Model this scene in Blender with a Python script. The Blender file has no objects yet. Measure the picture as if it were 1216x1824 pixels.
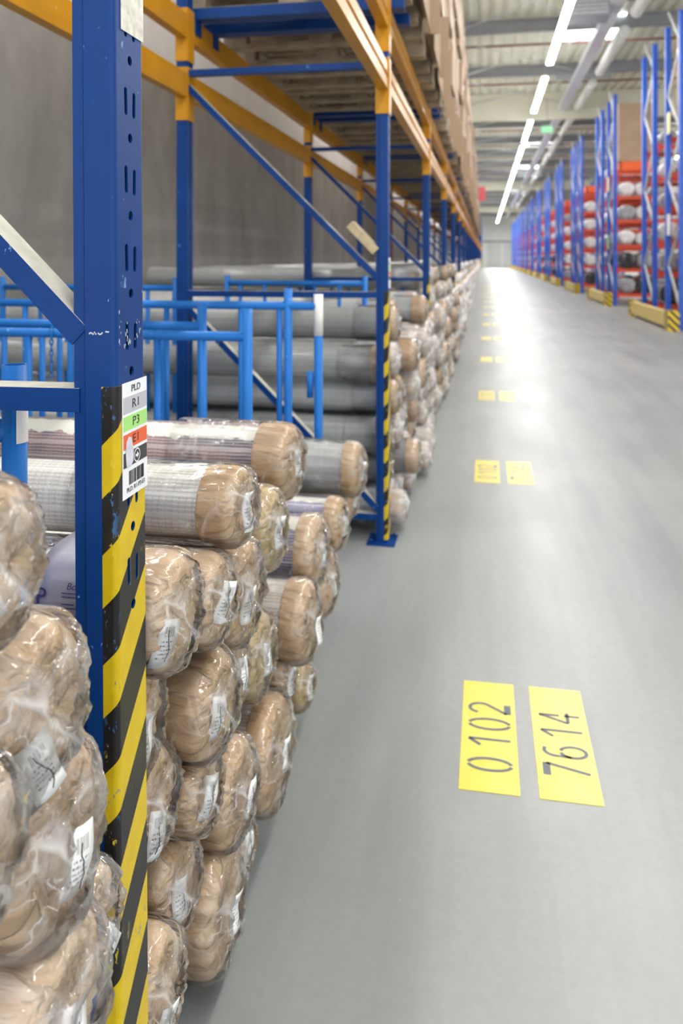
import bpy, bmesh, math, random
from mathutils import Vector, Matrix, noise
PI = math.pi
S = bpy.context.scene
COL = S.collection
# ------------------------------------------------------------------ camera, world, lights, exposure
PSI = math.atan(256.5 / 1400.0)
CS, SN = math.cos(PSI), math.sin(PSI)
H = 1.36
cam_d = bpy.data.cameras.new('camera')
cam = bpy.data.objects.new('camera', cam_d); COL.objects.link(cam)
cam.location = (0, 0, H)
cam.rotation_euler = (PI / 2, 0, PSI)
cam_d.sensor_fit = 'VERTICAL'; cam_d.sensor_height = 36.0; cam_d.sensor_width = 24.0
cam_d.lens = 1400.0 / 1824.0 * 36.0
cam_d.shift_y = -453.0 / 1824.0
cam_d.clip_start = 0.02; cam_d.clip_end = 400
cam_d.dof.use_dof = True; cam_d.dof.focus_distance = 1.08; cam_d.dof.aperture_fstop = 5.0
S.camera = cam
W = bpy.data.worlds.new('world'); S.world = W; W.use_nodes = True
W.node_tree.nodes['Background'].inputs[0].default_value = (0.93, 0.96, 1.0, 1)
W.node_tree.nodes['Background'].inputs[1].default_value = 0.95
S.view_settings.view_transform = 'Standard'
S.view_settings.look = 'None'
S.view_settings.exposure = 1.12
S.view_settings.gamma = 1.0
S.view_settings.use_curve_mapping = False
LAMP_W = 74.0          # watts per aisle lamp strip
LAMP_Z = 6.5
ROOF_Z = 8.0
END_Y = 124.0

# ------------------------------------------------------------------ helpers
def link(o, parent=None):
    COL.objects.link(o)
    if parent is not None: o.parent = parent
    return o
def tag(o, label=None, cat=None, group=None, kind=None):
    if label: o['label'] = label
    if cat: o['category'] = cat
    if group: o['group'] = group
    if kind: o['kind'] = kind
    return o
def empty(name, loc=(0, 0, 0), label=None, cat=None, group=None):
    o = bpy.data.objects.new(name, None); o.empty_display_size = 0.05
    link(o); o.location = loc
    return tag(o, label, cat, group)
def copy_tree(o, parent=None):
    c = o.copy(); link(c)
    if parent is not None: c.parent = parent
    for ch in list(o.children): copy_tree(ch, c)
    return c

class MB:
    def __init__(s): s.v = []; s.f = []; s.m = []; s.uv = {}; s.sm = []
    def vert(s, p): s.v.append(tuple(p)); return len(s.v) - 1
    def face(s, idx, m=0, uv=None, smooth=False):
        if uv: s.uv[len(s.f)] = uv
        s.f.append(tuple(idx)); s.m.append(m); s.sm.append(smooth)
    def box(s, x0, y0, z0, x1, y1, z1, m=0, M=None):
        P = [Vector((x, y, z)) for z in (z0, z1) for y in (y0, y1) for x in (x0, x1)]
        if M is not None: P = [M @ p for p in P]
        b = len(s.v); s.v += [tuple(p) for p in P]
        for q in ((0, 2, 3, 1), (4, 5, 7, 6), (0, 1, 5, 4), (2, 6, 7, 3), (0, 4, 6, 2), (1, 3, 7, 5)):
            s.face([b + i for i in q], m)
    def beam(s, a, b_, wy, wz, m=0, mtop=None):
        """box between a and b (in a plane Y=const or any), wy width along world Y, wz thickness"""
        a = Vector(a); b_ = Vector(b_); d = (b_ - a).normalized()
        side = Vector((0, 1, 0)); 
        if abs(d.y) > .9: side = Vector((1, 0, 0))
        up = side.cross(d).normalized()
        if up.z < 0: up = -up
        side = d.cross(up)
        b = len(s.v)
        for p in (a, b_):
            for (i, j) in ((-1, -1), (1, -1), (1, 1), (-1, 1)):
                s.v.append(tuple(p + side * (i * wy / 2) + up * (j * wz / 2)))
        for k, q in enumerate(((0, 1, 5, 4), (1, 2, 6, 5), (2, 3, 7, 6), (3, 0, 4, 7), (3, 2, 1, 0), (4, 5, 6, 7))):
            s.face([b + i for i in q], (mtop if (k == 2 and mtop is not None) else m))
    def tube(s, pts, r, n=12, m=0, cap=True, inner=0):
        pts = [Vector(p) for p in pts]; rings = []
        for i, p in enumerate(pts):
            t = (pts[min(i + 1, len(pts) - 1)] - pts[max(i - 1, 0)]).normalized()
            ref = Vector((0, 0, 1)) if abs(t.z) < .9 else Vector((1, 0, 0))
            u = t.cross(ref).normalized(); w = t.cross(u)
            rings.append([s.vert(p + (u * math.cos(2 * PI * k / n) + w * math.sin(2 * PI * k / n)) * r) for k in range(n)])
        for a, b in zip(rings, rings[1:]):
            for k in range(n): s.face((a[k], a[(k + 1) % n], b[(k + 1) % n], b[k]), m, smooth=True)
        if cap:
            s.face(rings[0][::-1], m); 
            if not inner: s.face(rings[-1], m)
        if inner:
            t = (pts[-1] - pts[-2]).normalized(); top = pts[-1]
            ref = Vector((0, 0, 1)) if abs(t.z) < .9 else Vector((1, 0, 0))
            u = t.cross(ref).normalized(); w = t.cross(u)
            A = [s.vert(top + (u * math.cos(2 * PI * k / n) + w * math.sin(2 * PI * k / n)) * inner) for k in range(n)]
            B = [s.vert(top - t * .08 + (u * math.cos(2 * PI * k / n) + w * math.sin(2 * PI * k / n)) * inner) for k in range(n)]
            o = rings[-1]
            for k in range(n):
                s.face((o[k], o[(k + 1) % n], A[(k + 1) % n], A[k]), m)
                s.face((A[k], A[(k + 1) % n], B[(k + 1) % n], B[k]), m)
            s.face(B, m)
    def mesh(s, name, mats):
        me = bpy.data.meshes.new(name); me.from_pydata(s.v, [], s.f)
        if not isinstance(mats, (list, tuple)): mats = [mats]
        for q in mats: me.materials.append(q)
        me.polygons.foreach_set('material_index', s.m)
        me.polygons.foreach_set('use_smooth', s.sm)
        if s.uv:
            ul = me.uv_layers.new(name='UVMap').data
            for p in me.polygons:
                q = s.uv.get(p.index)
                if q:
                    for li, c in zip(p.loop_indices, q): ul[li].uv = c
        me.update(); return me
    def build(s, name, mats, parent=None, **k):
        o = bpy.data.objects.new(name, s.mesh(name, mats)); link(o, parent)
        return tag(o, **k)

names = ['nearest', 'second', 'third', 'fourth', 'fifth', 'sixth', 'seventh', 'eighth', 'ninth', 'tenth', 'eleventh', 'twelfth', 'thirteenth', 'fourteenth', 'fifteenth', 'sixteenth', 'seventeenth', 'eighteenth', 'nineteenth', 'twentieth', 'twenty-first', 'twenty-second', 'twenty-third', 'twenty-fourth', 'twenty-fifth']
# ------------------------------------------------------------------ materials
class NT:
    def __init__(s, name):
        s.mat = bpy.data.materials.new(name); s.mat.use_nodes = True
        s.t = s.mat.node_tree; s.t.nodes.clear()
        s.out = s.t.nodes.new('ShaderNodeOutputMaterial')
    def n(s, kind, ins=None, **at):
        x = s.t.nodes.new('ShaderNode' + kind)
        for k, v in at.items(): setattr(x, k, v)
        for k, v in (ins or {}).items():
            if hasattr(v, 'is_linked') or isinstance(v, bpy.types.NodeSocket): s.t.links.new(v, x.inputs[k])
            else: x.inputs[k].default_value = v
        return x
    def math(s, op, a, b=0.0, c=0.0, clamp=False):
        x = s.n('Math', {0: a, 1: b, 2: c}, operation=op); x.use_clamp = clamp; return x.outputs[0]
    def mix(s, fac, a, b, mode='MIX'):
        x = s.t.nodes.new('ShaderNodeMix'); x.data_type = 'RGBA'; x.blend_type = mode
        for i, v in ((0, fac), (6, a), (7, b)):
            if isinstance(v, bpy.types.NodeSocket): s.t.links.new(v, x.inputs[i])
            else: x.inputs[i].default_value = v if i == 0 else (tuple(v) + (1,) if len(v) == 3 else v)
        return x.outputs[2]
    def noise(s, vec, scale, detail=3, rough=.5, dist=0):
        x = s.n('TexNoise', {'Scale': scale, 'Detail': detail, 'Roughness': rough, 'Distortion': dist})
        if vec is not None: s.t.links.new(vec, x.inputs['Vector'])
        return x.outputs['Fac']
    def mapping(s, vec, scale=(1, 1, 1), loc=(0, 0, 0), rot=(0, 0, 0)):
        return s.n('Mapping', {'Vector': vec, 'Scale': scale, 'Location': loc, 'Rotation': rot}).outputs[0]
    def ramp(s, fac, lo, hi):
        x = s.n('MapRange', {0: fac, 1: lo, 2: hi}); x.clamp = True; return x.outputs[0]
    def obj(s): return s.n('TexCoord').outputs['Object']
    def uv(s): return s.n('TexCoord').outputs['UV']
    def bump(s, h, strength=.3, dist=.01):
        return s.n('Bump', {'Height': h, 'Strength': strength, 'Distance': dist}).outputs[0]
    def bsdf(s, **k):
        m = {'color': 'Base Color', 'rough': 'Roughness', 'metal': 'Metallic', 'normal': 'Normal', 'coat': 'Coat Weight',
             'coatr': 'Coat Roughness', 'spec': 'Specular IOR Level', 'em': 'Emission Color', 'ems': 'Emission Strength', 'coatn': 'Coat Normal', 'sheen': 'Sheen Weight'}
        ins = {}
        for a, v in k.items():
            if a in ('color', 'em') and isinstance(v, tuple) and len(v) == 3: v = v + (1,)
            ins[m[a]] = v
        x = s.n('BsdfPrincipled', ins); s.t.links.new(x.outputs[0], s.out.inputs[0]); return s.mat
    def done(s, sh): s.t.links.new(sh, s.out.inputs[0]); return s.mat

def plain(name, color, rough=.5, metal=0, var=.12, scale=14, coat=0, bump=0, bscale=60):
    t = NT(name); o = t.obj()
    n1 = t.noise(o, scale, 4)
    c = t.mix(t.ramp(n1, .3, .7), tuple(x * (1 - var) for x in color), tuple(min(1, x * (1 + var)) for x in color))
    k = dict(color=c, rough=rough, metal=metal, coat=coat)
    if bump: k['normal'] = t.bump(t.noise(o, bscale, 3), bump, .004)
    return t.bsdf(**k)
def emis(name, color, strength):
    t = NT(name); e = t.n('Emission', {0: color + (1,), 1: strength}); return t.done(e.outputs[0])

def painted(name, color, chip, rough=.32, amount=.64):
    """painted steel with a few chips and scratches"""
    t = NT(name); o = t.obj()
    a = t.noise(o, 22, 5, .7); b = t.noise(t.mapping(o, (60, 60, 9)), 3, 4, .6)
    k = t.math('MULTIPLY', t.ramp(a, amount, amount + .02), t.ramp(b, .5, .54))
    base = t.mix(t.ramp(t.noise(o, 5, 3), .3, .7), tuple(x * .9 for x in color), tuple(x * 1.08 for x in color))
    c = t.mix(k, base, chip)
    return t.bsdf(color=c, rough=t.math('MULTIPLY_ADD', k, .3, rough), normal=t.bump(t.noise(o, 130, 2), .05, .002), spec=.22)
M = {}
M['blue'] = painted('rack_blue_paint', (.002, .040, .190), (.16, .30, .55), .40)
M['blue_light'] = painted('stillage_blue_paint', (.016, .155, .50), (.45, .6, .75), .38, .66)
M['blue_far'] = plain('far_rack_blue_paint', (.018, .10, .55), .4)
M['yellow'] = painted('beam_yellow_paint', (.54, .245, .012), (.75, .6, .4), .30, .66)
M['brace_top'] = plain('cream_brace_top', (.52, .50, .42), .85, var=.15, scale=30)  # matt cream tone for the upper faces of the braces
M['red'] = plain('beam_red_paint', (.62, .07, .03), .4)
M['orange'] = plain('orange_bin', (.85, .13, .03), .45)
M['galv'] = plain('pale_zinc_bar', (.62, .64, .66), .35, metal=.3)
M['wood'] = plain('pallet_wood', (.30, .24, .165), .85, var=.35, scale=9)
M['wood_l'] = plain('pale_wood', (.50, .40, .24), .8, var=.2, scale=20)
M['bar_yellow'] = plain('barrier_yellow', (.74, .57, .20), .5, var=.08)
M['white_tape'] = plain('white_tape', (.78, .77, .74), .5, var=.06, scale=40)
M['steel'] = plain('grey_steel', (.30, .31, .33), .5, metal=.4)
M['dark'] = plain('dark_rubber', (.02, .02, .022), .6)
M['white_metal'] = plain('pale_sheet_metal', (.66, .67, .66), .45)
M['brownpipe'] = plain('red_brown_pipe', (.22, .085, .06), .5)
M['paper'] = plain('sticker_white', (.80, .81, .84), .45, var=.03)
M['ink'] = plain('black_ink', (.012, .012, .014), .5)
M['ring_white'] = plain('print_white', (.85, .85, .85), .5)
M['lab_grey'] = plain('print_grey', (.46, .47, .51), .45, var=.04)
M['lab_green'] = plain('print_green', (.36, .70, .19), .45, var=.03)
M['lab_orange'] = plain('print_orange', (.75, .12, .035), .45, var=.03)
M['lab_dark'] = plain('print_charcoal', (.04, .04, .04), .5)
M['peel'] = plain('peeled_paper', (.60, .58, .66), .7, var=.1, scale=80)
M['wornlabel'] = plain('worn_sticker', (.66, .63, .55), .6, var=.25, scale=60)
M['lamp'] = emis('lamp_tube_glow', (1.0, .99, .97), 14.0)
M['sky'] = emis('skylight_glow', (.93, .97, 1.0), 3.2)

def mat_floor():
    t = NT('polished_concrete_floor'); o = t.obj()
    a = t.noise(o, .55, 6, .6, .4); b = t.noise(t.mapping(o, (3.2, .22, 1)), 1.3, 4, .55); c = t.noise(o, 34, 5, .75)
    col = t.mix(t.ramp(a, .3, .7), (.215, .23, .228), (.30, .306, .296))
    col = t.mix(t.math('MULTIPLY', t.ramp(b, .45, .72), .45), col, (.13, .145, .15))
    col = t.mix(t.math('MULTIPLY', t.ramp(c, .42, .75), .18), col, (.10, .108, .108))
    sp = t.math('MULTIPLY', t.ramp(t.noise(o, 60, 4, .7), .66, .72), t.ramp(t.noise(o, 2.2, 2), .5, .65))
    col = t.mix(t.math('MULTIPLY', sp, .35), col, (.62, .61, .56))
    sc = t.math('MULTIPLY', t.ramp(t.noise(t.mapping(o, (9, 22, 1), rot=(0, 0, .4)), 4.2, 5, .75, .6), .64, .74), t.ramp(t.noise(o, 1.6, 2), .55, .65))
    col = t.mix(t.math('MULTIPLY', sc, .3), col, (.6, .6, .58))
    r = t.math('MULTIPLY_ADD', t.noise(t.mapping(o, (2, .6, 1)), 1.6, 5, .6), .26, .27)
    return t.bsdf(color=col, rough=r, spec=.75, normal=t.bump(t.math('ADD', t.noise(o, 3, 3), t.math('MULTIPLY', c, .3)), .06, .01))
M['floor'] = mat_floor()
def mat_wall():
    t = NT('cast_concrete_wall'); o = t.obj()
    a = t.noise(t.mapping(o, (1, 1.2, .7)), 1.1, 6, .65); b = t.noise(o, 9, 5, .7)
    col = t.mix(t.ramp(a, .3, .72), (.24, .235, .22), (.40, .39, .37))
    col = t.mix(t.math('MULTIPLY', t.ramp(b, .62, .75), .5), col, (.10, .095, .09))
    st = t.noise(t.mapping(o, (1, 1.3, .04)), 1.1, 2)
    col = t.mix(t.math('MULTIPLY', t.ramp(st, .60, .68), .2), col, (.50, .49, .50))
    return t.bsdf(color=col, rough=.8, normal=t.bump(b, .12, .01))
M['wall'] = mat_wall()
M['panel'] = plain('white_wall_panel', (.82, .82, .84), .5, var=.05, scale=1.2)
M['roof'] = plain('cream_roof_sheet', (.70, .71, .60), .5, var=.05, scale=2)
M['curtain'] = plain('cream_smoke_curtain', (.66, .65, .53), .6, var=.04, scale=2)
M['farwall'] = plain('pale_far_wall', (.85, .86, .84), .6, var=.05, scale=1)

def mat_tape():
    t = NT('hazard_tape'); uv = t.uv(); o = t.obj()
    sx = t.n('SeparateXYZ', {0: uv})
    w = t.math('SUBTRACT', sx.outputs[1], sx.outputs[0])
    f = t.math('FRACT', t.math('MULTIPLY', t.math('SUBTRACT', w, 1.127 - 13.6), 1 / .136))
    y = t.math('GREATER_THAN', f, .515)
    yel = t.mix(t.ramp(t.noise(o, 30, 4), .35, .7), (.64, .46, .006), (.56, .39, .005))
    blk = t.mix(t.ramp(t.noise(o, 12, 4), .5, .75), (.012, .012, .012), (.03, .029, .018))
    c = t.mix(y, blk, yel)
    # worn strip along the corner
    near = t.math('SUBTRACT', 1.0, t.math('MULTIPLY', t.math('ABSOLUTE', t.math('SUBTRACT', sx.outputs[0], .012)), 70), clamp=True)
    near = t.math('MAXIMUM', near, t.math('MULTIPLY', t.ramp(t.noise(o, 7, 2), .55, .7), .6))
    wn = t.math('MULTIPLY', t.ramp(t.noise(t.mapping(o, (1, 1, .45)), 95, 4, .7), .585, .60), near)
    sw = t.math('GREATER_THAN', t.noise(o, 18, 2), .5)
    c = t.mix(wn, c, t.mix(sw, (.62, .48, .03), (.045, .13, .30)))
    return t.bsdf(color=c, rough=.36, spec=.35, normal=t.bump(t.noise(o, 60, 3), .08, .002))
M['tape'] = mat_tape()

def mat_sleeve(name, c1, c2):
    t = NT(name); o = t.obj()
    w = t.noise(t.mapping(o, (6, 17, 17)), 1.8, 4, .6, .5)
    cr = t.math('SUBTRACT', 1.0, t.math('MULTIPLY', t.math('ABSOLUTE', t.math('SUBTRACT', t.noise(t.mapping(o, (5, 15, 15)), 1.7, 2, .5, .3), .5)), 12), clamp=True)
    f = t.noise(o, 380, 2)
    col = t.mix(t.ramp(t.noise(o, 6, 3), .3, .72), c1, c2)
    col = t.mix(t.math('MULTIPLY', t.ramp(f, .5, .7), .14), col, (.75, .6, .45))
    h = t.math('ADD', t.math('MULTIPLY_ADD', f, .04, w), t.math('MULTIPLY', cr, -.35))
    return t.bsdf(color=col, rough=.5, coat=.25, coatr=.2, normal=t.bump(h, .85, .014))
M['sleeve'] = mat_sleeve('tan_woven_sleeve', (.48, .32, .18), (.60, .415, .25))
M['sleeve2'] = mat_sleeve('pale_tan_woven_sleeve', (.53, .37, .225), (.65, .47, .305))
M['sleeve_yel'] = mat_sleeve('ochre_tan_woven_sleeve', (.47, .34, .19), (.60, .46, .22))

def mat_film(name, lo, hi, thr=.42):
    t = NT(name); o = t.obj()
    w = t.noise(t.mapping(o, (4, 11, 11)), 2.0, 3, .5, .5)
    l1 = t.math('SUBTRACT', 1.0, t.math('MULTIPLY', t.math('ABSOLUTE', t.math('SUBTRACT', t.noise(t.mapping(o, (9, 4, 4)), 1.6, 2, .4, .3), .5)), 40), clamp=True)
    l2 = t.math('SUBTRACT', 1.0, t.math('MULTIPLY', t.math('ABSOLUTE', t.math('SUBTRACT', t.noise(t.mapping(o, (3, 12, 12)), 2.0, 3, .5, .4), .5)), 34), clamp=True)
    msk = t.ramp(t.noise(o, 9, 2), .42, .62)
    ln = t.math('MULTIPLY', t.math('MAXIMUM', l1, l2), msk)
    nm = t.bump(t.math('MULTIPLY_ADD', ln, .35, w), .8, .015)
    fac = t.math('ADD', t.math('MULTIPLY_ADD', t.ramp(w, thr, .8), hi - lo, lo), t.math('MULTIPLY', ln, .38), clamp=True)
    tr = t.n('BsdfTransparent', {0: (1, 1, 1, 1)})
    df = t.n('BsdfDiffuse', {0: (.93, .93, .95, 1)})
    tl = t.n('BsdfTranslucent', {0: (.93, .93, .95, 1)})
    dd = t.n('MixShader', {0: .25, 1: df.outputs[0], 2: tl.outputs[0]})
    m1 = t.n('MixShader', {0: fac, 1: tr.outputs[0], 2: dd.outputs[0]})
    gl = t.n('BsdfGlossy', {0: (1, 1, 1, 1), 'Roughness': .10, 'Normal': nm})
    fr = t.n('Fresnel', {'IOR': 1.42})
    m2 = t.n('MixShader', {0: t.math('MULTIPLY', fr.outputs[0], 1.0, clamp=True), 1: m1.outputs[0], 2: gl.outputs[0]})
    return t.done(m2.outputs[0])
M['film'] = mat_film('clear_plastic_film', .01, .15)
M['film_white'] = mat_film('whitish_plastic_film', .22, .7, .35)
M['film_milky'] = mat_film('milky_plastic_film', .03, .40, .42)

def mat_weave(name, base, thread, warp=None, patch=None, fluff=None, su=0.0042, sv=.006, navy=None, coat=.5):
    """woven rug back, UV in metres: u around, v along"""
    t = NT(name); uv = t.uv(); o = t.obj()
    sx = t.n('SeparateXYZ', {0: uv}); U, V = sx.outputs[0], sx.outputs[1]
    wob = t.math('MULTIPLY', t.noise(uv, 25, 3), .004)
    def lines(c, p, w):
        return t.math('LESS_THAN', t.math('FRACT', t.math('MULTIPLY', t.math('ADD', c, wob), 1 / p)), w)
    a = lines(U, su * 2, .42); b = lines(V, sv * 2, .22)
    big = t.math('MULTIPLY', t.math('LESS_THAN', t.math('FRACT', t.math('MULTIPLY', U, 1 / (su * 9))), .2), .55)
    col = t.mix(t.ramp(t.noise(t.mapping(uv, (3, 30, 1)), 2, 3), .35, .65), base, tuple(x * .82 for x in base))
    if patch: 
        col = t.mix(t.math('MULTIPLY', t.ramp(t.noise(t.mapping(uv, (6, 3, 1)), 2.2, 2), .45, .55), .8), col, patch)
    if navy:
        col = t.mix(t.math('MULTIPLY', t.ramp(t.noise(t.mapping(uv, (5, 2.6, 1), loc=(3.1, 1.7, 0)), 2.6, 2), .5, .58), .85), col, navy)
    col = t.mix(t.math('MULTIPLY', a, .62), col, thread)
    col = t.mix(t.math('MULTIPLY', b, .25), col, warp or thread)
    col = t.mix(big, col, thread)
    if fluff:
        lo, hi = fluff
        wv = t.math('MULTIPLY_ADD', t.noise(t.mapping(uv, (0, 16, 1)), 1.6, 3), .05, U)
        fl = t.math('MULTIPLY', t.math('GREATER_THAN', wv, lo), t.math('LESS_THAN', wv, hi))
        col = t.mix(fl, col, (.74, .73, .66))
    h = t.math('ADD', t.math('ADD', a, b), t.noise(uv, 220, 3))
    return t.bsdf(color=col, rough=.75, normal=t.bump(h, .5, .003), coat=coat, coatr=.18, coatn=t.bump(t.noise(t.mapping(o, (4, 14, 14)), 2.0, 3, .5, .6), .25, .008))
M['w_white'] = mat_weave('cream_grey_weave', (.60, .57, .52), (.78, .77, .74), (.33, .32, .32))
M['w_warm'] = mat_weave('warm_white_weave', (.60, .53, .47), (.80, .77, .72), (.42, .38, .35))
M['w_plaid'] = mat_weave('mauve_plaid_weave', (.27, .18, .17), (.62, .55, .56), (.12, .12, .17), (.36, .20, .18), (.02, .075), navy=(.10, .10, .15))
M['w_lilac'] = mat_weave('lilac_navy_weave', (.33, .27, .36), (.66, .62, .68), (.14, .14, .28), (.36, .25, .30), (-.01, .05), navy=(.07, .08, .22))
M['w_grey'] = mat_weave('grey_felt_back', (.29, .295, .285), (.38, .38, .365), (.27, .27, .27), coat=.6)
M['w_grey2'] = mat_weave('pale_grey_felt_back', (.42, .425, .41), (.52, .52, .50), (.40, .40, .40), coat=.6)
M['w_knit'] = mat_weave('grey_knit_white_braid', (.22, .22, .23), (.62, .62, .62), (.10, .10, .10), None, (.0, .07), su=.003, sv=.0035)
M['print'] = plain('printed_grey_film', (.36, .35, .44), .3, var=.06, scale=6, coat=.5)
M['print_ink'] = plain('violet_print', (.08, .05, .22), .5)
M['teal'] = plain('teal_print', (.05, .35, .33), .5)

def mat_tag():
    """white care tag: barcode block and rows of small print, UV 0..1"""
    t = NT('printed_white_tag'); uv = t.uv()
    sx = t.n('SeparateXYZ', {0: uv}); U, V = sx.outputs[0], sx.outputs[1]
    bars = t.math('GREATER_THAN', t.noise(t.mapping(uv, (1, 0, 0)), 42, 1), .5)
    zone = t.math('MULTIPLY', t.math('MULTIPLY', t.math('GREATER_THAN', V, .66), t.math('LESS_THAN', V, .86)),
                  t.math('MULTIPLY', t.math('GREATER_THAN', U, .25), t.math('LESS_THAN', U, .75)))
    bc = t.math('MULTIPLY', bars, zone)
    rows = t.math('LESS_THAN', t.math('FRACT', t.math('MULTIPLY', V, 11)), .45)
    brk = t.math('GREATER_THAN', t.noise(t.mapping(uv, (26, 11, 1)), 1.0, 1), .5)
    z2 = t.math('MULTIPLY', t.math('MULTIPLY', t.math('GREATER_THAN', V, .14), t.math('LESS_THAN', V, .58)),
                t.math('MULTIPLY', t.math('GREATER_THAN', U, .18), t.math('LESS_THAN', U, .8)))
    tx = t.math('MULTIPLY', t.math('MULTIPLY', rows, brk), z2)
    c = t.mix(t.math('MULTIPLY', t.math('MAXIMUM', bc, tx), .8), (.80, .80, .80), (.04, .04, .05))
    return t.bsdf(color=c, rough=.45, coat=.3)
M['tag'] = mat_tag()
def mat_floorpaint():
    t = NT('yellow_floor_paint'); o = t.obj()
    c = t.mix(t.ramp(t.noise(o, 9, 4), .3, .7), (.68, .56, .06), (.73, .62, .11))
    w = t.math('MULTIPLY', t.ramp(t.noise(t.mapping(o, (14, 34, 1)), 2, 5, .75), .64, .68), t.ramp(t.noise(o, 5, 2), .45, .6))
    c = t.mix(w, c, (.38, .38, .33))
    return t.bsdf(color=c, rough=.36, spec=.6)
M['fpaint'] = mat_floorpaint()
M['stencil'] = plain('grey_stencil_paint', (.10, .115, .13), .45, var=.15, scale=40)
def mat_carton():
    t = NT('brown_cardboard'); o = t.obj()
    c = t.mix(t.ramp(t.noise(o, 2.5, 3), .3, .7), (.36, .25, .165), (.44, .315, .215))
    c = t.mix(t.math('MULTIPLY', t.ramp(t.noise(t.mapping(o, (1, 1, 40)), 3, 2), .5, .6), .15), c, (.26, .18, .12))
    return t.bsdf(color=c, rough=.75)
M['carton'] = mat_carton()
M['ctape'] = plain('clear_parcel_tape', (.62, .55, .48), .25)
def mat_hazard_block():
    t = NT('striped_corner_block'); o = t.obj(); sx = t.n('SeparateXYZ', {0: o})
    w = t.math('ADD', t.math('ADD', sx.outputs[1], sx.outputs[0]), sx.outputs[2])
    y = t.math('GREATER_THAN', t.math('FRACT', t.math('MULTIPLY', w, 7)), .5)
    return t.bsdf(color=t.mix(y, (.03, .03, .03), (.80, .55, .01)), rough=.4)
M['hblock'] = mat_hazard_block()
M['good_white'] = plain('white_plastic_wrapped', (.66, .65, .66), .25, var=.2, scale=7, coat=.6, bump=.8, bscale=14)
M['good_grey'] = plain('grey_plastic_wrapped', (.30, .30, .32), .25, var=.3, scale=7, coat=.6, bump=.8, bscale=14)
M['good_black'] = plain('black_plastic_wrapped', (.03, .03, .035), .25, var=.4, scale=7, coat=.6, bump=.8, bscale=14)
M['good_yellow'] = plain('pale_yellow_card', (.70, .68, .25), .5)
M['green'] = emis('exit_sign_glow', (.40, .85, .50), .55)
M['redcol'] = plain('rust_red_column', (.16, .035, .02), .6)
M['signred'] = plain('pink_red_sign', (.62, .10, .12), .5)

# ------------------------------------------------------------------ the setting
def quadobj(name, pts, mat, kind='structure'):
    b = MB(); ids = [b.vert(p) for p in pts]; b.face(ids); return b.build(name, mat, kind=kind)
WALL_X = -3.2; RIGHT_X = 34.0
fl = MB(); fl.box(WALL_X - .3, -5, -.3, RIGHT_X + .3, END_Y + .3, 0); fl.build('floor', M['floor'], kind='structure')
w = MB()
y = -2.9
while y < END_Y:                       # cast panels with open joints
    y2 = min(y + 4.6, END_Y)
    w.box(WALL_X - .25, y + .012, 0, WALL_X, y2 - .012, 3.26); y = y2
w.box(WALL_X - .3, -2.9, 0, WALL_X - .03, END_Y, 3.26)
wl = w.build('wall_left', M['wall'], kind='structure')
w = MB(); y = -2.9
while y < END_Y:
    y2 = min(y + 1.15, END_Y); w.box(WALL_X - .2, y + .004, 3.26, WALL_X + .02, y2 - .004, ROOF_Z); y = y2
w.box(WALL_X - .25, -2.9, 3.26, WALL_X, END_Y, ROOF_Z)
w.build('trim_1', M['panel'], kind='structure', label='white sheet panel cladding above the concrete wall')
w = MB(); w.box(WALL_X, END_Y, 0, RIGHT_X, END_Y + .3, ROOF_Z); w.build('wall_back', M['farwall'], kind='structure')
w = MB(); w.box(RIGHT_X, -5, 0, RIGHT_X + .3, END_Y, ROOF_Z); w.build('wall_right', M['farwall'], kind='structure')
# corrugated roof sheet, ribs running down the hall
w = MB(); x = WALL_X - .3; k = 0; prof = []
while x < RIGHT_X:
    prof += [(x, 0), (x + .15, 0), (x + .19, .075), (x + .30, .075)]; x += .34
A = [w.vert((p[0], -5, ROOF_Z + p[1])) for p in prof]; B = [w.vert((p[0], END_Y + .3, ROOF_Z + p[1])) for p in prof]
for i in range(len(prof) - 1): w.face((A[i], A[i + 1], B[i + 1], B[i]))
w.build('ceiling', M['roof'], kind='structure')
# smoke curtains hanging from the roof
for i, cy in enumerate((32.5, 66.0, 98.0)):
    w = MB(); w.box(WALL_X, cy, 6.9, RIGHT_X, cy + .12, ROOF_Z)
    w.build('trim_%d' % (i + 2), M['curtain'], kind='structure', label='cream smoke curtain hanging below the roof')
# dark steel roof beams across the hall
i = 0
for cy in [6.2 + 5.4 * k for k in range(22)]:
    w = MB()
    w.box(WALL_X, cy - .07, 7.62, RIGHT_X, cy + .07, 7.66); w.box(WALL_X, cy - .07, 7.95, RIGHT_X, cy + .07, 7.99)
    w.box(WALL_X, cy - .012, 7.62, RIGHT_X, cy + .012, 7.99)
    w.build('roof_beam', M['steel'], kind='structure')
for cy in [8.0 + 5.4 * k for k in range(21)]:
    w = MB(); w.tube([(WALL_X, cy, 7.75), (RIGHT_X, cy, 7.75)], .035, 8)
    w.build('sprinkler_pipe', M['brownpipe'], label='red-brown sprinkler pipe crossing under the roof, %s from the camera' % names[int((cy - 7) / 5.4)], cat='pipe', group='sprinkler pipes under the roof')
for cy in [6.2 + 5.4 * k for k in range(0, 16)]:
    for sgn in (0, 1):
        w = MB(); a = (-1.0 if sgn else 3.3, cy + .2, 7.60); b_ = (3.3 if sgn else -1.0, cy + 5.2, 7.60)
        w.tube([a, b_], .018, 6)
        w.build('bracing_rod', M['galv'], kind='structure')
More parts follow.
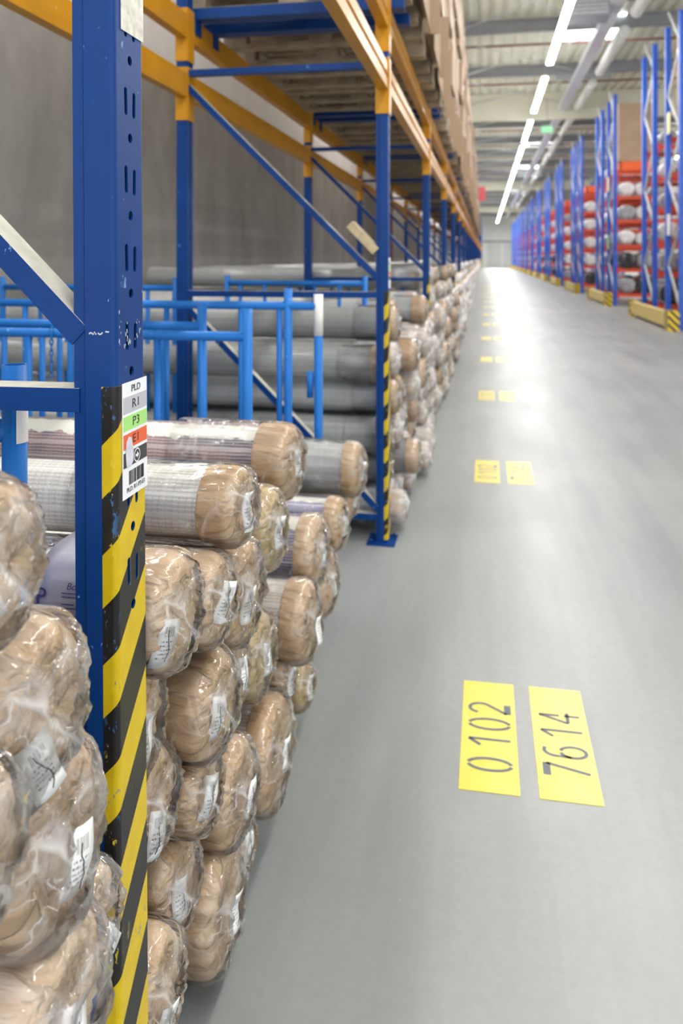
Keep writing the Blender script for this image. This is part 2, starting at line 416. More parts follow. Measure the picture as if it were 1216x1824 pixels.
# main lengthwise pipes and tray on the right of the lamp row
def long_run(name, x, z, r, y0, y1, mat, label, cat, square=False):
    w = MB()
    if square: w.box(x - r, y0, z - r * .5, x + r, y1, z + r * .5)
    else: w.tube([(x, y0, z), (x, y1, z)], r, 16)
    return w.build(name, mat, label=label, cat=cat)
for k in range(14):
    y0 = 9 + 6.2 * k
    long_run('ventilation_duct', 3.55, 7.25, .15, y0, y0 + 4.6, M['white_metal'], 'pale round duct section right of the lamp row, %s from the camera' % ['nearest', 'second', 'third', 'fourth', 'fifth', 'sixth', 'seventh', 'eighth', 'ninth', 'tenth', 'eleventh', 'twelfth', 'thirteenth', 'fourteenth'][k], 'duct')['group'] = 'duct sections'
long_run('cable_tray', 3.0, 7.3, .16, 5, END_Y, M['galv'], 'long grey cable tray under the roof right of the lamps', 'cable tray', True)
tr = MB()
for k in range(12):
    yy = 11 + 8.1 * k
    tr.box(2.3, yy, 7.35, 4.1, yy + .12, 7.5)
tr.build('trim_9', M['steel'], kind='structure')
# skylights in the roof
n = 0
for cx in (3.0, 12.0, 22.0):
    for cy in (22.3, 45.5, 57.0, 74.0, 88.0, 104.0):
        if cx > 4: cy += 2
        w = MB(); w.box(cx - .75, cy, ROOF_Z - .06, cx + .75, cy + 2.4, ROOF_Z - .02)
        o = w.build('window_%d' % (n + 1), M['sky'], kind='structure', label='bright rectangular skylight in the roof'); n += 1
# lamp strips
def lamp(name_label, x, y0, ln, watt, glow=True):
    t = empty('strip_lamp', (x, y0 + ln / 2, LAMP_Z), name_label, 'lamp', 'strip lamps in rows under the roof')
    b = MB(); b.box(-.05, -ln / 2, .0, .05, ln / 2, .07)
    b.build('housing', M['white_metal'], t)
    b = MB(); b.box(-.075, -ln / 2 + .02, -.05, .075, ln / 2 - .02, -.002)
    b.build('tube', M['lamp'], t)
    for yy in (-ln * .4, ln * .4):
        b = MB(); b.tube([(0, yy, .07), (0, yy, ROOF_Z - LAMP_Z + .04)], .006, 6)
        b.build('hanger', M['steel'], t)
    ld = bpy.data.lights.new('strip_light', 'AREA'); ld.shape = 'RECTANGLE'; ld.size = .19; ld.size_y = ln - .05
    ld.energy = watt; ld.color = (1.0, .985, .96); lo = bpy.data.objects.new('strip_light', ld)
    link(lo, t); lo.location = (0, 0, -.07)
    return t
q = [-3.2, 3.2, 9.6, 16.0, 23.0, 30.2, 37.0, 43.4, 49.8, 56.2, 62.6, 70.0, 76.4, 82.8, 90, 97, 104, 111]
for i, yy in enumerate(q):
    t = lamp('%s glowing strip lamp of the row over the aisle' % (names[i - 3] if i > 2 else ('behind the camera', 'overhead', 'second overhead')[i]), 1.66, yy, 5.4, LAMP_W * (1 if yy < 80 else 3.0))
for i, xx in enumerate((9.6, 17.5, 26.0)):
    for j in range(10):
        lamp('glowing strip lamp above the %s side aisle on the right, %s along' % (('first', 'second', 'third')[i], names[j]), xx, 4 + 12 * j, 5.4, LAMP_W * 1.6)
for j in range(9):  # added lamp row, put in to brighten the white wall panels
    lamp('added strip lamp brightening the wall panels, between left rack and wall, %s along' % names[j], -2.45, 2 + 12 * j, 5.4, LAMP_W * .5)
# heater unit
t = empty('unit_heater', (2.35, 19.4, 7.25), 'grey louvred air heater hanging under the roof beside the nearest lamp', 'heater')
b = MB(); b.box(-.5, -.35, -.25, .5, .35, .35); b.build('housing', M['steel'], t)
b = MB()
for k in range(6): b.box(-.46, -.39, -.2 + k * .09, .46, -.35, -.16 + k * .09)
b.build('louvre', M['galv'], t)
# exit sign
t = empty('exit_sign', (2.35, 31.5, 6.35), 'small green exit sign hanging in front of the cream curtain', 'sign')
b = MB(); b.box(-.22, -.03, -.13, .22, .03, .13); b.build('sign_box', M['green'], t)
b = MB(); b.tube([(0, 0, .13), (0, 0, 1.2)], .012, 6); b.build('hanger', M['steel'], t)
# far end of the hall
w = MB()
for k in range(5): w.box(.3 + k * 2.4, END_Y - .06, 0, 2.4 + k * 2.4, END_Y, 3.6)
w.build('door_1', M['white_metal'], kind='structure')
w = MB(); w.box(-.4, END_Y - .14, 3.7, 12, END_Y, 4.0); w.build('trim_8', M['steel'], kind='structure')
w = MB(); w.box(-2.95, 21.9, 0, -2.6, 22.3, 6); w.build('steel_column', M['redcol'], kind='structure')
w = MB(); w.box(-.36, 39.9, 4.2, -.02, 39.94, 4.9)
w.build('hanging_sign', M['signred'], label='pinkish red sign at the rack far down the left side', cat='sign')

# ------------------------------------------------------------------ text
def text_mesh(s, size, extr=0.0002, sx=1.0):
    c = bpy.data.curves.new('txt', 'FONT'); c.body = s; c.size = size; c.align_x = 'CENTER'; c.align_y = 'CENTER'; c.extrude = extr
    o = bpy.data.objects.new('txt', c); COL.objects.link(o)
    bpy.context.view_layer.update()
    me = bpy.data.meshes.new_from_object(o.evaluated_get(bpy.context.evaluated_depsgraph_get()))
    bpy.data.objects.remove(o); bpy.data.curves.remove(c)
    if sx != 1.0: me.transform(Matrix.Diagonal((sx, 1, 1, 1)))
    return me
MX = Matrix(((0, 0, 1, 0), (1, 0, 0, 0), (0, 1, 0, 0), (0, 0, 0, 1)))   # text x->Y, y->Z, normal->X

# floor stencils --------------------------------------------------------
def arc(cx, cy, rx, ry, a0, a1, n=18):
    return [(cx + rx * math.cos(math.radians(a0 + (a1 - a0) * i / n)), cy + ry * math.sin(math.radians(a0 + (a1 - a0) * i / n))) for i in range(n + 1)]
DIG = {   # strokes in a 0..1 (w) x 0..1 (h) box, with the stencil gaps
 '0': [arc(.5, .5, .42, .5, 98, 262), arc(.5, .5, .42, .5, -82, 82)],
 '1': [[(.12, .72), (.58, 1.0)], [(.58, 1.0), (.58, 0)]],
 '2': [arc(.5, .72, .4, .28, 165, -35), [(.83, .56), (.1, .06)], [(.1, .04), (.9, .04)]],
 '4': [[(.68, 0), (.68, .38)], [(.68, .5), (.68, 1.0)], [(.68, 1.0), (.08, .3)], [(.08, .3), (.95, .3)]],
 '6': [arc(.5, .3, .4, .3, 100, 440), [(.12, .36), (.16, .62)], arc(.55, .68, .40, .30, 190, 60)],
 '7': [[(.06, .97), (.92, .97)], [(.90, .97), (.35, 0)]]}
def stroke_strip(mb, pts, w, fn):
    if len(pts) == 2 and abs(pts[0][1] - pts[1][1]) < 1e-6 and pts[0][1] > .1 * .115 * 9 or (len(pts) == 2 and pts[0][1] == pts[1][1] == .04 * .115): w *= 1.9
    n = len(pts)
    L = []; R = []
    for i, p in enumerate(pts):
        a = Vector(pts[max(i - 1, 0)]); b = Vector(pts[min(i + 1, n - 1)]); d = (b - a).normalized(); nn = Vector((-d.y, d.x)) * w / 2
        L.append(mb.vert(fn(p[0] + nn.x, p[1] + nn.y))); R.append(mb.vert(fn(p[0] - nn.x, p[1] - nn.y)))
    for i in range(n - 1): mb.face((R[i], R[i + 1], L[i + 1], L[i]))
def floor_label(x0, x1, y0, y1, digits, label, d):
    t = empty('floor_marking', ((x0 + x1) / 2, (y0 + y1) / 2, 0), label, 'floor marking', 'yellow number markings painted along the aisle floor')
    hx, hy = (x1 - x0) / 2, (y1 - y0) / 2
    b = MB(); N = 10
    b.box(-hx, -hy, .0002, hx, hy, .0016); b.build('paint_patch', M['fpaint'], t)
    if digits:
        b = MB(); dh = .115; dw = .060; step = .088
        for i, ch in enumerate(digits):
            oy = ((-.151, -.045, .034, .115) if digits == '0102' else (-.139, -.060, .032, .103))[i]
            for st in DIG[ch]:
                stroke_strip(b, [(p[0] * dw, p[1] * dh) for p in st], .0105, lambda a, c, oy=oy: (dh / 2 - c + .002, oy + a - dw / 2, .0021))
        # thicker foot bars
        b.build('stencil_number', M['stencil'], t)
ORD = ['nearest', 'second', 'third', 'fourth', 'fifth', 'sixth', 'seventh', 'eighth', 'ninth', 'tenth', 'eleventh', 'twelfth', 'thirteenth', 'fourteenth', 'fifteenth']
for k in range(14):
    y0 = 2.032 + 2.8 * k
    if k == 0:
        floor_label(-.068, .0865, y0, y0 + .525, '0102', 'yellow floor patch stencilled 0102, left one of the pair nearest the camera', 0)
        floor_label(.134, .29, y0 - .0, y0 + .525, '7614', 'yellow floor patch stencilled 7614, right one of the pair nearest the camera', -.005)
    else:
        floor_label(-.068, .0865, y0, y0 + .525, '0102' if k < 3 else None, 'yellow floor patch, left one of the %s pair along the aisle' % ORD[k], 0)
        floor_label(.134, .29, y0, y0 + .525, '7614' if k < 3 else None, 'yellow floor patch, right one of the %s pair along the aisle' % ORD[k], 0)

# ------------------------------------------------------------------ pallet rack on the left
PW = .084; PD = .058; FX = -.455; RX = -1.46     # post width (Y), depth, front face X, rear post face X
BAY = 2.8; Y0 = .947
def post_y(i): return Y0 if i == 0 else 3.75 + BAY * (i - 1)
NP = 38
TENS = ['', '', 'twenty-', 'thirty-']
def ordw(i):
    if i < 19: return names[i]
    n_ = i + 1
    if n_ % 10 == 0: return {20: 'twentieth', 30: 'thirtieth'}[n_]
    return TENS[n_ // 10] + ['', 'first', 'second', 'third', 'fourth', 'fifth', 'sixth', 'seventh', 'eighth', 'ninth'][n_ % 10]
def post_profile():
    h = PW / 2; r = .007
    out = [(-.058, -h + .037), (-.058, -h + .004), (-.044, -h + .004), (-.041, -h)]  # back lips drawn nearly together to keep the inside behind the slots dark
    for k in range(5):
        a = -PI / 2 + k * PI / 8; out.append((-r + r * math.cos(a), -h + r + r * math.sin(a)))
    out += [(x, -y_) for (x, y_) in out[::-1]]
    return out
def offset_in(p, t):
    n = len(p); res = []
    for i in range(n):
        a = Vector(p[max(i - 1, 0)]); b = Vector(p[min(i + 1, n - 1)]); d = (b - a).normalized(); nn = Vector((-d.y, d.x))
        res.append((p[i][0] + nn.x * t, p[i][1] + nn.y * t))
    return res
def extrude(profile, z0, z1, uvs=None):
    mb = MB(); n = len(profile)
    a = [mb.vert((x, y_, z0)) for x, y_ in profile]; b = [mb.vert((x, y_, z1)) for x, y_ in profile]
    for i in range(n):
        j = (i + 1) % n; mb.face((a[i], a[j], b[j], b[i]))
    mb.face(a[::-1]); mb.face(b)
    return mb
def cutter(z0, z1, pitch):
    mb = MB(); z = z0
    def prism(pts):
        n = len(pts); a = [mb.vert((-.012, p[0], p[1])) for p in pts]; b = [mb.vert((.02, p[0], p[1])) for p in pts]
        for i in range(n): mb.face((a[i], a[(i + 1) % n], b[(i + 1) % n], b[i]))
        mb.face(a[::-1]); mb.face(b)
    def slot(cy, cz, w, h, tilt):
        P = arc(0, h / 2 - w / 2, w / 2, w / 2, 0, 180, 6) + arc(0, -h / 2 + w / 2, w / 2, w / 2, 180, 360, 6)
        ca, sa = math.cos(tilt), math.sin(tilt)
        prism([(cy + p[0] * ca - p[1] * sa, cz + p[0] * sa + p[1] * ca) for p in P])
    while z < z1:
        slot(-.010, z, .0085, .036, .03); slot(.0135, z - .002, .0085, .034, -.03)
        slot(.002, z - .046, .0125, .0128, 0); z += pitch
    return mb
prof_out = post_profile(); prof = prof_out + offset_in(prof_out, .0026)[::-1]
def boolean(mesh, cut):
    o = bpy.data.objects.new('t', mesh); c = bpy.data.objects.new('c', cut); link(o); link(c)
    m = o.modifiers.new('b', 'BOOLEAN'); m.object = c; m.operation = 'DIFFERENCE'; m.solver = 'EXACT'
    bpy.context.view_layer.update()
    me = bpy.data.meshes.new_from_object(o.evaluated_get(bpy.context.evaluated_depsgraph_get()))
    bpy.data.objects.remove(o); bpy.data.objects.remove(c)
    return me
def fix_normals(me):
    bm = bmesh.new(); bm.from_mesh(me); bmesh.ops.recalc_face_normals(bm, faces=bm.faces); bm.to_mesh(me); bm.free()
cutm = cutter(.16, 4.2, .1).mesh('cut', M['blue']); fix_normals(cutm)
pm = extrude(prof, .006, 5.2).mesh('front_post', M['blue']); fix_normals(pm)
POST_MESH = boolean(pm, cutm); POST_MESH.name = 'post'
# tape strip wrapping the near corner and the front face
def tape_mesh(z0, z1):
    h = PW / 2; r = .0078
    pts = [(-.019, -h - .0007)]
    for k in range(7):
        a = -PI / 2 + k * PI / 12; pts.append((-r + r * math.cos(a) + .0007, -h - .0007 + r + r * math.sin(a)))
    pts += [(.0007, h - .004)]
    cum = [0]
    for p, q_ in zip(pts, pts[1:]): cum.append(cum[-1] + math.dist(p, q_))
    mb = MB(); n = len(pts)
    inn = offset_in(pts, .0004)
    nz = 30; rows = []
    for k in range(nz + 1):
        z = z0 + (z1 - z0) * k / nz
        rows.append(([mb.vert((p[0], p[1], z)) for p in pts], [mb.vert((p[0], p[1], z)) for p in inn], z))
    for (a, ai, za), (b, bi, zb) in zip(rows, rows[1:]):
        for i in range(n - 1):
            mb.face((a[i], a[i + 1], b[i + 1], b[i]), uv=[(cum[i], za), (cum[i + 1], za), (cum[i + 1], zb), (cum[i], zb)])
            mb.face((ai[i + 1], ai[i], bi[i], bi[i + 1]), uv=[(cum[i + 1], za), (cum[i], za), (cum[i], zb), (cum[i + 1], zb)])
        for i in (0, n - 1): mb.face((a[i], b[i], bi[i], ai[i]), uv=[(cum[i], za)] * 4)
    mb.face(rows[0][0][::-1] + rows[0][1], uv=[(0, z0)] * (2 * n)); mb.face(rows[-1][0] + rows[-1][1][::-1], uv=[(0, z1)] * (2 * n))
    me = mb.mesh('hazard_tape', M['tape']); fix_normals(me); return me
cutm2 = cutter(.96, 1.1, .1).mesh('cut2', M['tape']); fix_normals(cutm2)
TAPE_MESH = boolean(tape_mesh(.02, 1.2), cutm2)
def sticker(parent, z_top, full):
    """location sticker on the aisle face; local frame of the post (front face at x=0)"""
    w_, h_ = .072, .1465; yc = .0075; x0 = .0012
    b = MB(); b.box(x0, yc - w_ / 2, z_top - h_, x0 + .0006, yc + w_ / 2, z_top)
    st = b.build('location_sticker', M['paper'], parent)
    def rect(u0, v0, u1, v1, mat, name='colour_band', dx=.0003):
        q_ = MB(); q_.box(x0 + .0005, yc - w_ / 2 + u0 * w_, z_top - v1 * h_, x0 + .0006 + dx, yc - w_ / 2 + u1 * w_, z_top - v0 * h_)
        return q_.build(name, mat, st)
    rect(.03, .125, .985, .268, M['lab_grey']); rect(.03, .292, .985, .417, M['lab_green']); rect(.03, .446, .985, .574, M['lab_orange']); rect(.03, .603, .985, .732, M['lab_dark'])
    if not full: return
    def txt(s, u, v, size, sx=1.0, nm='lettering'):
        me = text_mesh(s, size, .0001, sx); me.transform(MX)
        me.transform(Matrix.Translation((x0 + .0011, yc - w_ / 2 + u * w_, z_top - v * h_)))
        me.materials.clear(); me.materials.append(M['ink']); o = bpy.data.objects.new(nm, me); link(o, st)
    txt('PLD', .53, .065, .0125, 1.25); txt('R1', .53, .2, .0165, 1.35); txt('P3', .53, .356, .016, 1.35); txt('E1', .53, .51, .016, 1.35)
    txt('PLD: R1-P3-E1', .52, .935, .0084, 1.08)
    # barcode
    q_ = MB(); rnd = random.Random(5); u = .24
    while u < .86:
        wd = rnd.choice((.008, .014, .022)); q_.box(x0 + .0005, yc - w_ / 2 + u * w_, z_top - .895 * h_, x0 + .0009, yc - w_ / 2 + (u + wd) * w_, z_top - .775 * h_); u += wd + rnd.choice((.009, .013, .02))
    q_.build('barcode', M['ink'], st)
    # ring with arrow
    q_ = MB(); cy, cz = yc - w_ / 2 + .56 * w_, z_top - .668 * h_
    def f2(a, c): return (x0 + .0012, cy + a, cz + c)
    stroke_strip(q_, arc(0, 0, .0083, .0083, 0, 360, 32), .0015, f2); stroke_strip(q_, [(-.0045, 0), (.001, 0)], .003, f2)
    q_.face([q_.vert(f2(*p)) for p in ((0, -.0045), (.0055, 0), (0, .0045))])
    q_.build('arrow_ring', M['ring_white'], st)
    q_ = MB()
    for P in ([(.10, .60), (.13, .515), (.22, .47), (.33, .49), (.40, .58), (.42, .60)], [(.10, .60), (.42, .60), (.40, .70), (.33, .73), (.14, .735), (.12, .69)]):
        q_.face([q_.vert((x0 + .0013, yc - w_ / 2 + a * w_, z_top - c * h_)) for a, c in P])
    q_.build('peeled_patch', M['peel'], st)

def make_frame(full):
    t = empty('rack_upright', (FX, 0, 0))
    for xx, nm in ((0, 'post'), (RX - FX, 'post')):
        o = bpy.data.objects.new(nm, POST_MESH); link(o, t)
        if xx: o.location.x = xx - .058; o.rotation_euler.z = PI; o.location.x = xx - .058
    b = MB(); b.box(-.10, -.075, 0, .035, .075, .008); b.tube([(-.082, -.05, .008), (-.082, -.05, .024)], .009, 6); b.tube([(.018, .055, .008), (.018, .055, .022)], .008, 6)
    fp = b.build('foot_plate', M['blue'], t)
    b = MB(); b.box(RX - FX - .09, -.075, 0, RX - FX + .04, .075, .008); b.build('foot_plate', M['blue'], t)
    xa, xb = RX - FX + .0, -.05
    for z in (.125, 1.182, 2.28, 3.36, 4.4):
        b = MB(); b.beam((xa, -.018, z), (xb, -.018, z), .046, .030, 0, 1); b.build('horizontal_brace', [M['blue'], M['brace_top']], t)
    for z in (.16, 1.262, 2.36, 3.44):
        b = MB(); b.beam((xa, -.018, z + .95), (xb, -.018, z), .044, .030, 0, 1); b.build('diagonal_brace', [M['blue'], M['brace_top']], t)
    o = bpy.data.objects.new('hazard_tape', TAPE_MESH); link(o, t)
    return t
fr0 = make_frame(True); proto = fr0
FR_LAB = 'blue perforated rack upright with hazard tape, %s of the left rack row'
frames = []
for i in range(1, NP):
    c = copy_tree(proto); c.location.y = post_y(i)
    tag(c, FR_LAB % ordw(i), 'rack upright', 'upright frames of the left rack row')
    if i < 6: sticker(c, 1.36, False)
    frames.append(c)
fr0.location = (FX + .0035, Y0, 0)
fr0.rotation_euler = (0, -.0065, 0); fr0.location.x = -.449 + 1.2 * .0065
tag(fr0, 'blue perforated rack upright with hazard tape and location sticker, standing nearest at left', 'rack upright', 'upright frames of the left rack row')
sticker(fr0, 1.2015, True)
b = MB(); b.box(.0004, -.024, 1.648, .0012, .041, 1.76); b.build('worn_sticker', M['wornlabel'], fr0, label='worn blank cream sticker high on the post')
# white and light blue scuffs on the near post
rnd = random.Random(4); b = MB(); 
for (yy, zz, n_, sp) in ((-.012, 1.262, 14, .012), (.022, 1.262, 10, .010), (-.03, 1.272, 7, .008), (.036, 1.31, 4, .008)):
    for k in range(n_):
        y_ = yy + rnd.gauss(0, sp * .5); z_ = zz + rnd.gauss(0, sp); s_ = rnd.uniform(.0006, .0016)
        if abs(y_) > .038: continue
        b.face([b.vert((.0004, y_ + s_ * math.cos(a), z_ + s_ * 2.2 * math.sin(a))) for a in (0, 1.2, 2.3, 3.3, 4.5, 5.4)])
for k in range(16):
    if k in (3, 4, 9): continue
    x_ = -.010 - k * .0017; z_ = 1.2650 + rnd.uniform(-.0012, .0012) + (.003 if k < 3 else 0); b.face([b.vert((x_ + dx, -PW / 2 - .0004, z_ + dz)) for dx, dz in ((0, 0), (.0015, .0006), (.0014, .0024), (0, .002))])
b.build('paint_scuff', M['galv'], fr0, label='pale scratches in the blue paint')

def make_beam(ln, side):
    """ln: clear length between posts; beam along Y, local origin at its middle, outer face x=0"""
    t = empty('rack_beam')
    b = MB(); h = .12; d = .048
    P = [(0, 0), (0, .048), (-.006, .053), (-.006, .067), (0, .072), (0, h), (-d, h), (-d, 0)] if side > 0 else [(0, 0), (0, h), (-.018, h), (-.018, h - .022), (-d, h - .022), (-d, 0)]
    A = [b.vert((p[0], -ln / 2, p[1])) for p in P]; B = [b.vert((p[0], ln / 2, p[1])) for p in P]
    for i in range(len(P)): j = (i + 1) % len(P); b.face((A[i], B[i], B[j], A[j]))
    b.face(A); b.face(B[::-1])
    me = b.mesh('beam_profile', M['yellow']); fix_normals(me); o = bpy.data.objects.new('beam_profile', me); link(o, t)
    for sg in (-1, 1):
        b = MB(); y1 = sg * (ln / 2 + PW + .002 if sg > 0 else ln / 2 + PW + .002)
        ya, yb = sorted((sg * (ln / 2), sg * (ln / 2 + PW / 2 - .001)))
        b.box(.002, ya, -.115, .006, yb, .15)
        if sg > 0: b.box(-.060, ln / 2 - .004, -.115, .002, ln / 2 - .0005, .15)
        else: b.box(-.060, -ln / 2 + .0005, -.115, .002, -ln / 2 + .004, .15)
        b.build('end_connector', M['yellow'], t)
    return t
beams = {}
for i in range(NP - 1):
    ya, yb = post_y(i) + PW / 2, post_y(i + 1) - PW / 2; ln = yb - ya; key = round(ln, 2)
    for (xx, sd, nm) in ((FX, 1, 'aisle side'), (RX, -1, 'wall side')):
        for (z, lv) in ((2.16, 'lower'), (2.455, 'upper')):
            kk = (key, sd)
            if kk not in beams: beams[kk] = make_beam(ln, sd); c = beams[kk]
            else: c = copy_tree(beams[kk])
            c.location = (xx, (ya + yb) / 2, z)
            bn = ordw(i)
            tag(c, 'yellow %s rack beam on the %s of the %s bay' % (lv, nm, bn), 'rack beam', 'yellow beams of the left rack row')

# blue support bars, pallets and cartons on the upper beams
def make_bar():
    t = empty('pallet_support_bar')
    b = MB(); b.box(RX - .07, -.045, 0, FX + .065, .045, .055); b.build('bar', M['blue'], t)
    b = MB(); b.box(RX + .002, -.04, -.075, RX + .008, .04, 0); b.tube([(RX + .008, 0, -.05), (RX + .013, 0, -.05)], .007, 6); b.build('bracket', M['blue'], t)
    return t
def make_pallet():
    t = empty('wooden_pallet'); b = MB()
    for k in range(7): b.box(-.6, -.4 + k * .1167, .122, .6, -.4 + k * .1167 + .095, .144)
    b.build('top_deck', M['wood'], t); b = MB()
    for x in (-.6, -.07, .46): b.box(x, -.4, .1, x + .14, .4, .122)
    b.build('cross_board', M['wood'], t); b = MB()
    for x in (-.6, -.07, .46):
        for yy in (-.4, -.05, .3): b = MB(); b.box(x, yy, .022, x + .14, yy + .1, .1); b.build('block', M['wood'], t)
    b = MB()
    for yy in (-.4, -.05, .3): b.box(-.6, yy, 0, .6, yy + .1, .022)
    b.build('bottom_board', M['wood'], t)
    return t
def make_carton(flap):
    t = empty('carton'); b = MB(); hx, hy, h = .60, .385, .47
    b.box(-hx, -hy, 0, hx, hy, h - .004)
    b.build('box', M['carton'], t)
    b = MB()
    for yy in (-hy, 0.004): b.box(-hx, yy + .002, h - .004, hx, yy + hy - .004, h)
    for q_ in range(2): b.box(hx, -hy + q_ * hy + .01, .01, hx + .004, -hy + (q_ + 1) * hy - .01, h - .03)
    b.build('flap', M['carton'], t)
    b = MB(); b.box(hx + .0005, -.03, .0, hx + .0055, .03, h); b.build('tape', M['ctape'], t)
    if flap:
        b = MB(); P = [(hx + .0, -hy), (hx + .055, -hy + .01), (hx + .05, hy - .02), (hx, hy)]
        b.box(hx + .006, -hy + .02, -.10, hx + .012, hy - .03, .05); b.box(hx + .012, hy - .09, -.12, hx + .07, hy - .085, .30); b.build('hanging_flap', M['carton'], t)
    return t
bar0, pal0, car0, car1 = make_bar(), make_pallet(), make_carton(False), make_carton(True)
first = {'bar': True, 'pal': True, 'c0': True, 'c1': True}
def use(key, src):
    if first[key]: first[key] = False; return src
    return copy_tree(src)
rnd = random.Random(11)
PNAME = ['near', 'middle', 'far']
for i in range(1, 16):
    yb = post_y(i) + PW / 2 + .03; span = BAY - PW - .06
    for p in range(3):
        yc = yb + span * (p + .5) / 3
        bn = names[i]
        if p == 0:
            for (s_, sn) in ((.10, 'near'), (.37, 'inner')):
                c = use('bar', bar0); c.location = (0, post_y(i) + s_, 2.575)
                tag(c, 'dark blue bar under the %s edge of the near pallet, %s bay' % (sn, bn), 'support bar', 'support bars under the upper pallets')
        c = use('pal', pal0); c.location = ((FX + RX - .05) / 2 + .02, yc, 2.631 if p == 0 else 2.577)
        tag(c, 'dark wooden pallet in the %s position above the %s bay of the left rack' % (PNAME[p], bn), 'pallet', 'pallets on the upper beams')
        nl = rnd.choice((5, 5, 6)) if i < 5 else rnd.choice((4, 5, 5))
        z = 2.776 if p == 0 else 2.722
        for k in range(nl):
            c = use('c1', car1) if k == 0 else use('c0', car0)
            c.location = (-.955 + rnd.uniform(-.035, .04), yc + rnd.uniform(-.012, .012), z); z += .4705
            c.rotation_euler = (0, 0, rnd.uniform(-.012, .012))
            tag(c, 'brown carton, %s layer on the %s pallet above the %s bay' % (('bottom', 'second', 'third', 'fourth', 'fifth', 'sixth')[k], PNAME[p], bn), 'carton', 'brown cartons stacked above the left rack')
# plank caught on the brace of the second frame
b = MB(); b.box(-.09, -.05, -.02, .09, .05, .02)
o = b.build('scrap_board', M['wood_l'], label='pale wooden board lying on the diagonal brace of the second frame', cat='board')
o.location = (-.575, 3.735, 1.455); o.rotation_euler = (0, .80, 0)

# ------------------------------------------------------------------ blue tubular stillages
def end_frame(mb_post, mb_bar, mb_rod, X, Y, ztop, zbar, xl, nrod=6, rr=.017, pitch=.155, tape=False):
    mb_post[0].tube([(X, Y, .03), (X, Y, ztop)], rr, 16, inner=rr * .82)
    mb_post[1].tube([(xl, Y, .03), (xl, Y, ztop)], rr, 16, inner=rr * .82)
    mb_bar[0].tube([(X, Y, zbar), (xl, Y, zbar)], rr * .95, 14)
    mb_bar[1].tube([(X, Y, .35), (xl, Y, .35)], rr * .8, 10)
    x = X - pitch
    while x > xl + .08:
        q_ = MB(); q_.tube([(x, Y, .35), (x, Y, zbar)], .0115, 10); mb_rod.append(q_); x -= pitch
def stillage(loc_label, ends, xl, x_rail):
    t = empty('stillage', (x_rail, ends[0][1], 0), loc_label, 'stillage', 'blue tube stillages in the left rack')
    o0 = Vector((x_rail, ends[0][1], 0))
    for (X, Y, zt, zb) in ends:
        a, a2, b_, b2, c = MB(), MB(), MB(), MB(), []; end_frame((a, a2), (b_, b2), c, X, Y, zt, zb, xl)
        for m_, n_ in [(a, 'corner_post'), (a2, 'corner_post'), (b_, 'cross_tube'), (b2, 'cross_tube')] + [(q_, 'rod') for q_ in c]:
            m_.v = [tuple(Vector(v) - o0) for v in m_.v]; m_.build(n_, M['blue_light'], t)
    if len(ends) > 1:
        b = MB()
        for X in (x_rail, xl): b.box(X - .02, ends[0][1], 0, X + .02, ends[1][1], .03)
        b.v = [tuple(Vector(v) - o0) for v in b.v]; b.build('base_rail', M['blue_light'], t)
    else:
        b = MB()
        for X in (ends[0][0], xl): b.box(X - .03, ends[0][1] - .03, 0, X + .03, ends[0][1] + .03, .03)
        b.v = [tuple(Vector(v) - o0) for v in b.v]; b.build('foot', M['blue_light'], t)
    return t
s1 = stillage('blue tubular stillage round the nearest rolls, corner pipe taped white at left edge', [(-.6418, .990, 1.212, 1.12), (-.758, 2.447, 1.195, 1.104)], -2.6, -.70)
b = MB(); b.tube([(0, 0, 1.105), (0, 0, 1.162)], .0176, 18, cap=False); o = b.build('white_tape_wrap', M['white_tape'], s1); o.location = (-.6418 + .70, 0, 0)
me = o.data                      # keep only the aisle side of the wrap
bm = bmesh.new(); bm.from_mesh(me); bmesh.ops.delete(bm, geom=[f for f in bm.faces if f.calc_center_median().x < .009], context='FACES'); bm.to_mesh(me); bm.free()
s2 = stillage('blue stillage end frame with rods, second behind the hazard post', [(-.990, 2.657, 1.198, 1.116)], -2.6, -.99)
s3 = stillage('blue stillage end frame whose right pipe has a white taped top', [(-.6335, 2.965, 1.217, 1.173)], -2.6, -.6335)
b = MB(); b.tube([(0, 0, 1.06), (0, 0, 1.219)], .0182, 16); b.build('white_tape_wrap', M['white_tape'], s3)
b = MB(); b.tube([(-.1205, 0, .03), (-.1205, 0, 1.24)], .0165, 14); b.build('corner_post', M['blue_light'], s3)
b = MB(); b.tube([(-.033, 0, .82), (-.033, 0, .92)], .013, 12); b.build('hinge_sleeve', M['blue_light'], s3)
stillage('blue stillage end frame standing just behind the second upright', [(-1.60, 3.90, 1.255, 1.20)], -2.6, -1.6)
stillage('blue stillage end frame rising among rolls of the second bay', [(-.71, 4.65, 1.25, 1.205)], -1.57, -.71)
stillage('blue stillage end frame rising above rolls at the start of the third bay', [(-.70, 6.72, 1.27, 1.22)], -1.6, -.7)
# chain on the near stillage
b = MB()
for k in range(9):
    cz = 1.115 - k * .0185
    pts = [Vector((.0055 * math.cos(a), 0, .0135 * math.sin(a))) for a in [2 * PI * j / 12 for j in range(13)]]
    R_ = Matrix.Rotation(k * PI / 2 + .4, 3, 'Z'); b.tube([R_ @ p + Vector((0, 0, cz)) for p in pts], .0023, 6, cap=False)
o = b.build('chain', M['blue_light'], label='short blue link chain hanging from the stillage top bar at left', cat='chain'); o.location = (-1.43, 2.415, 0)

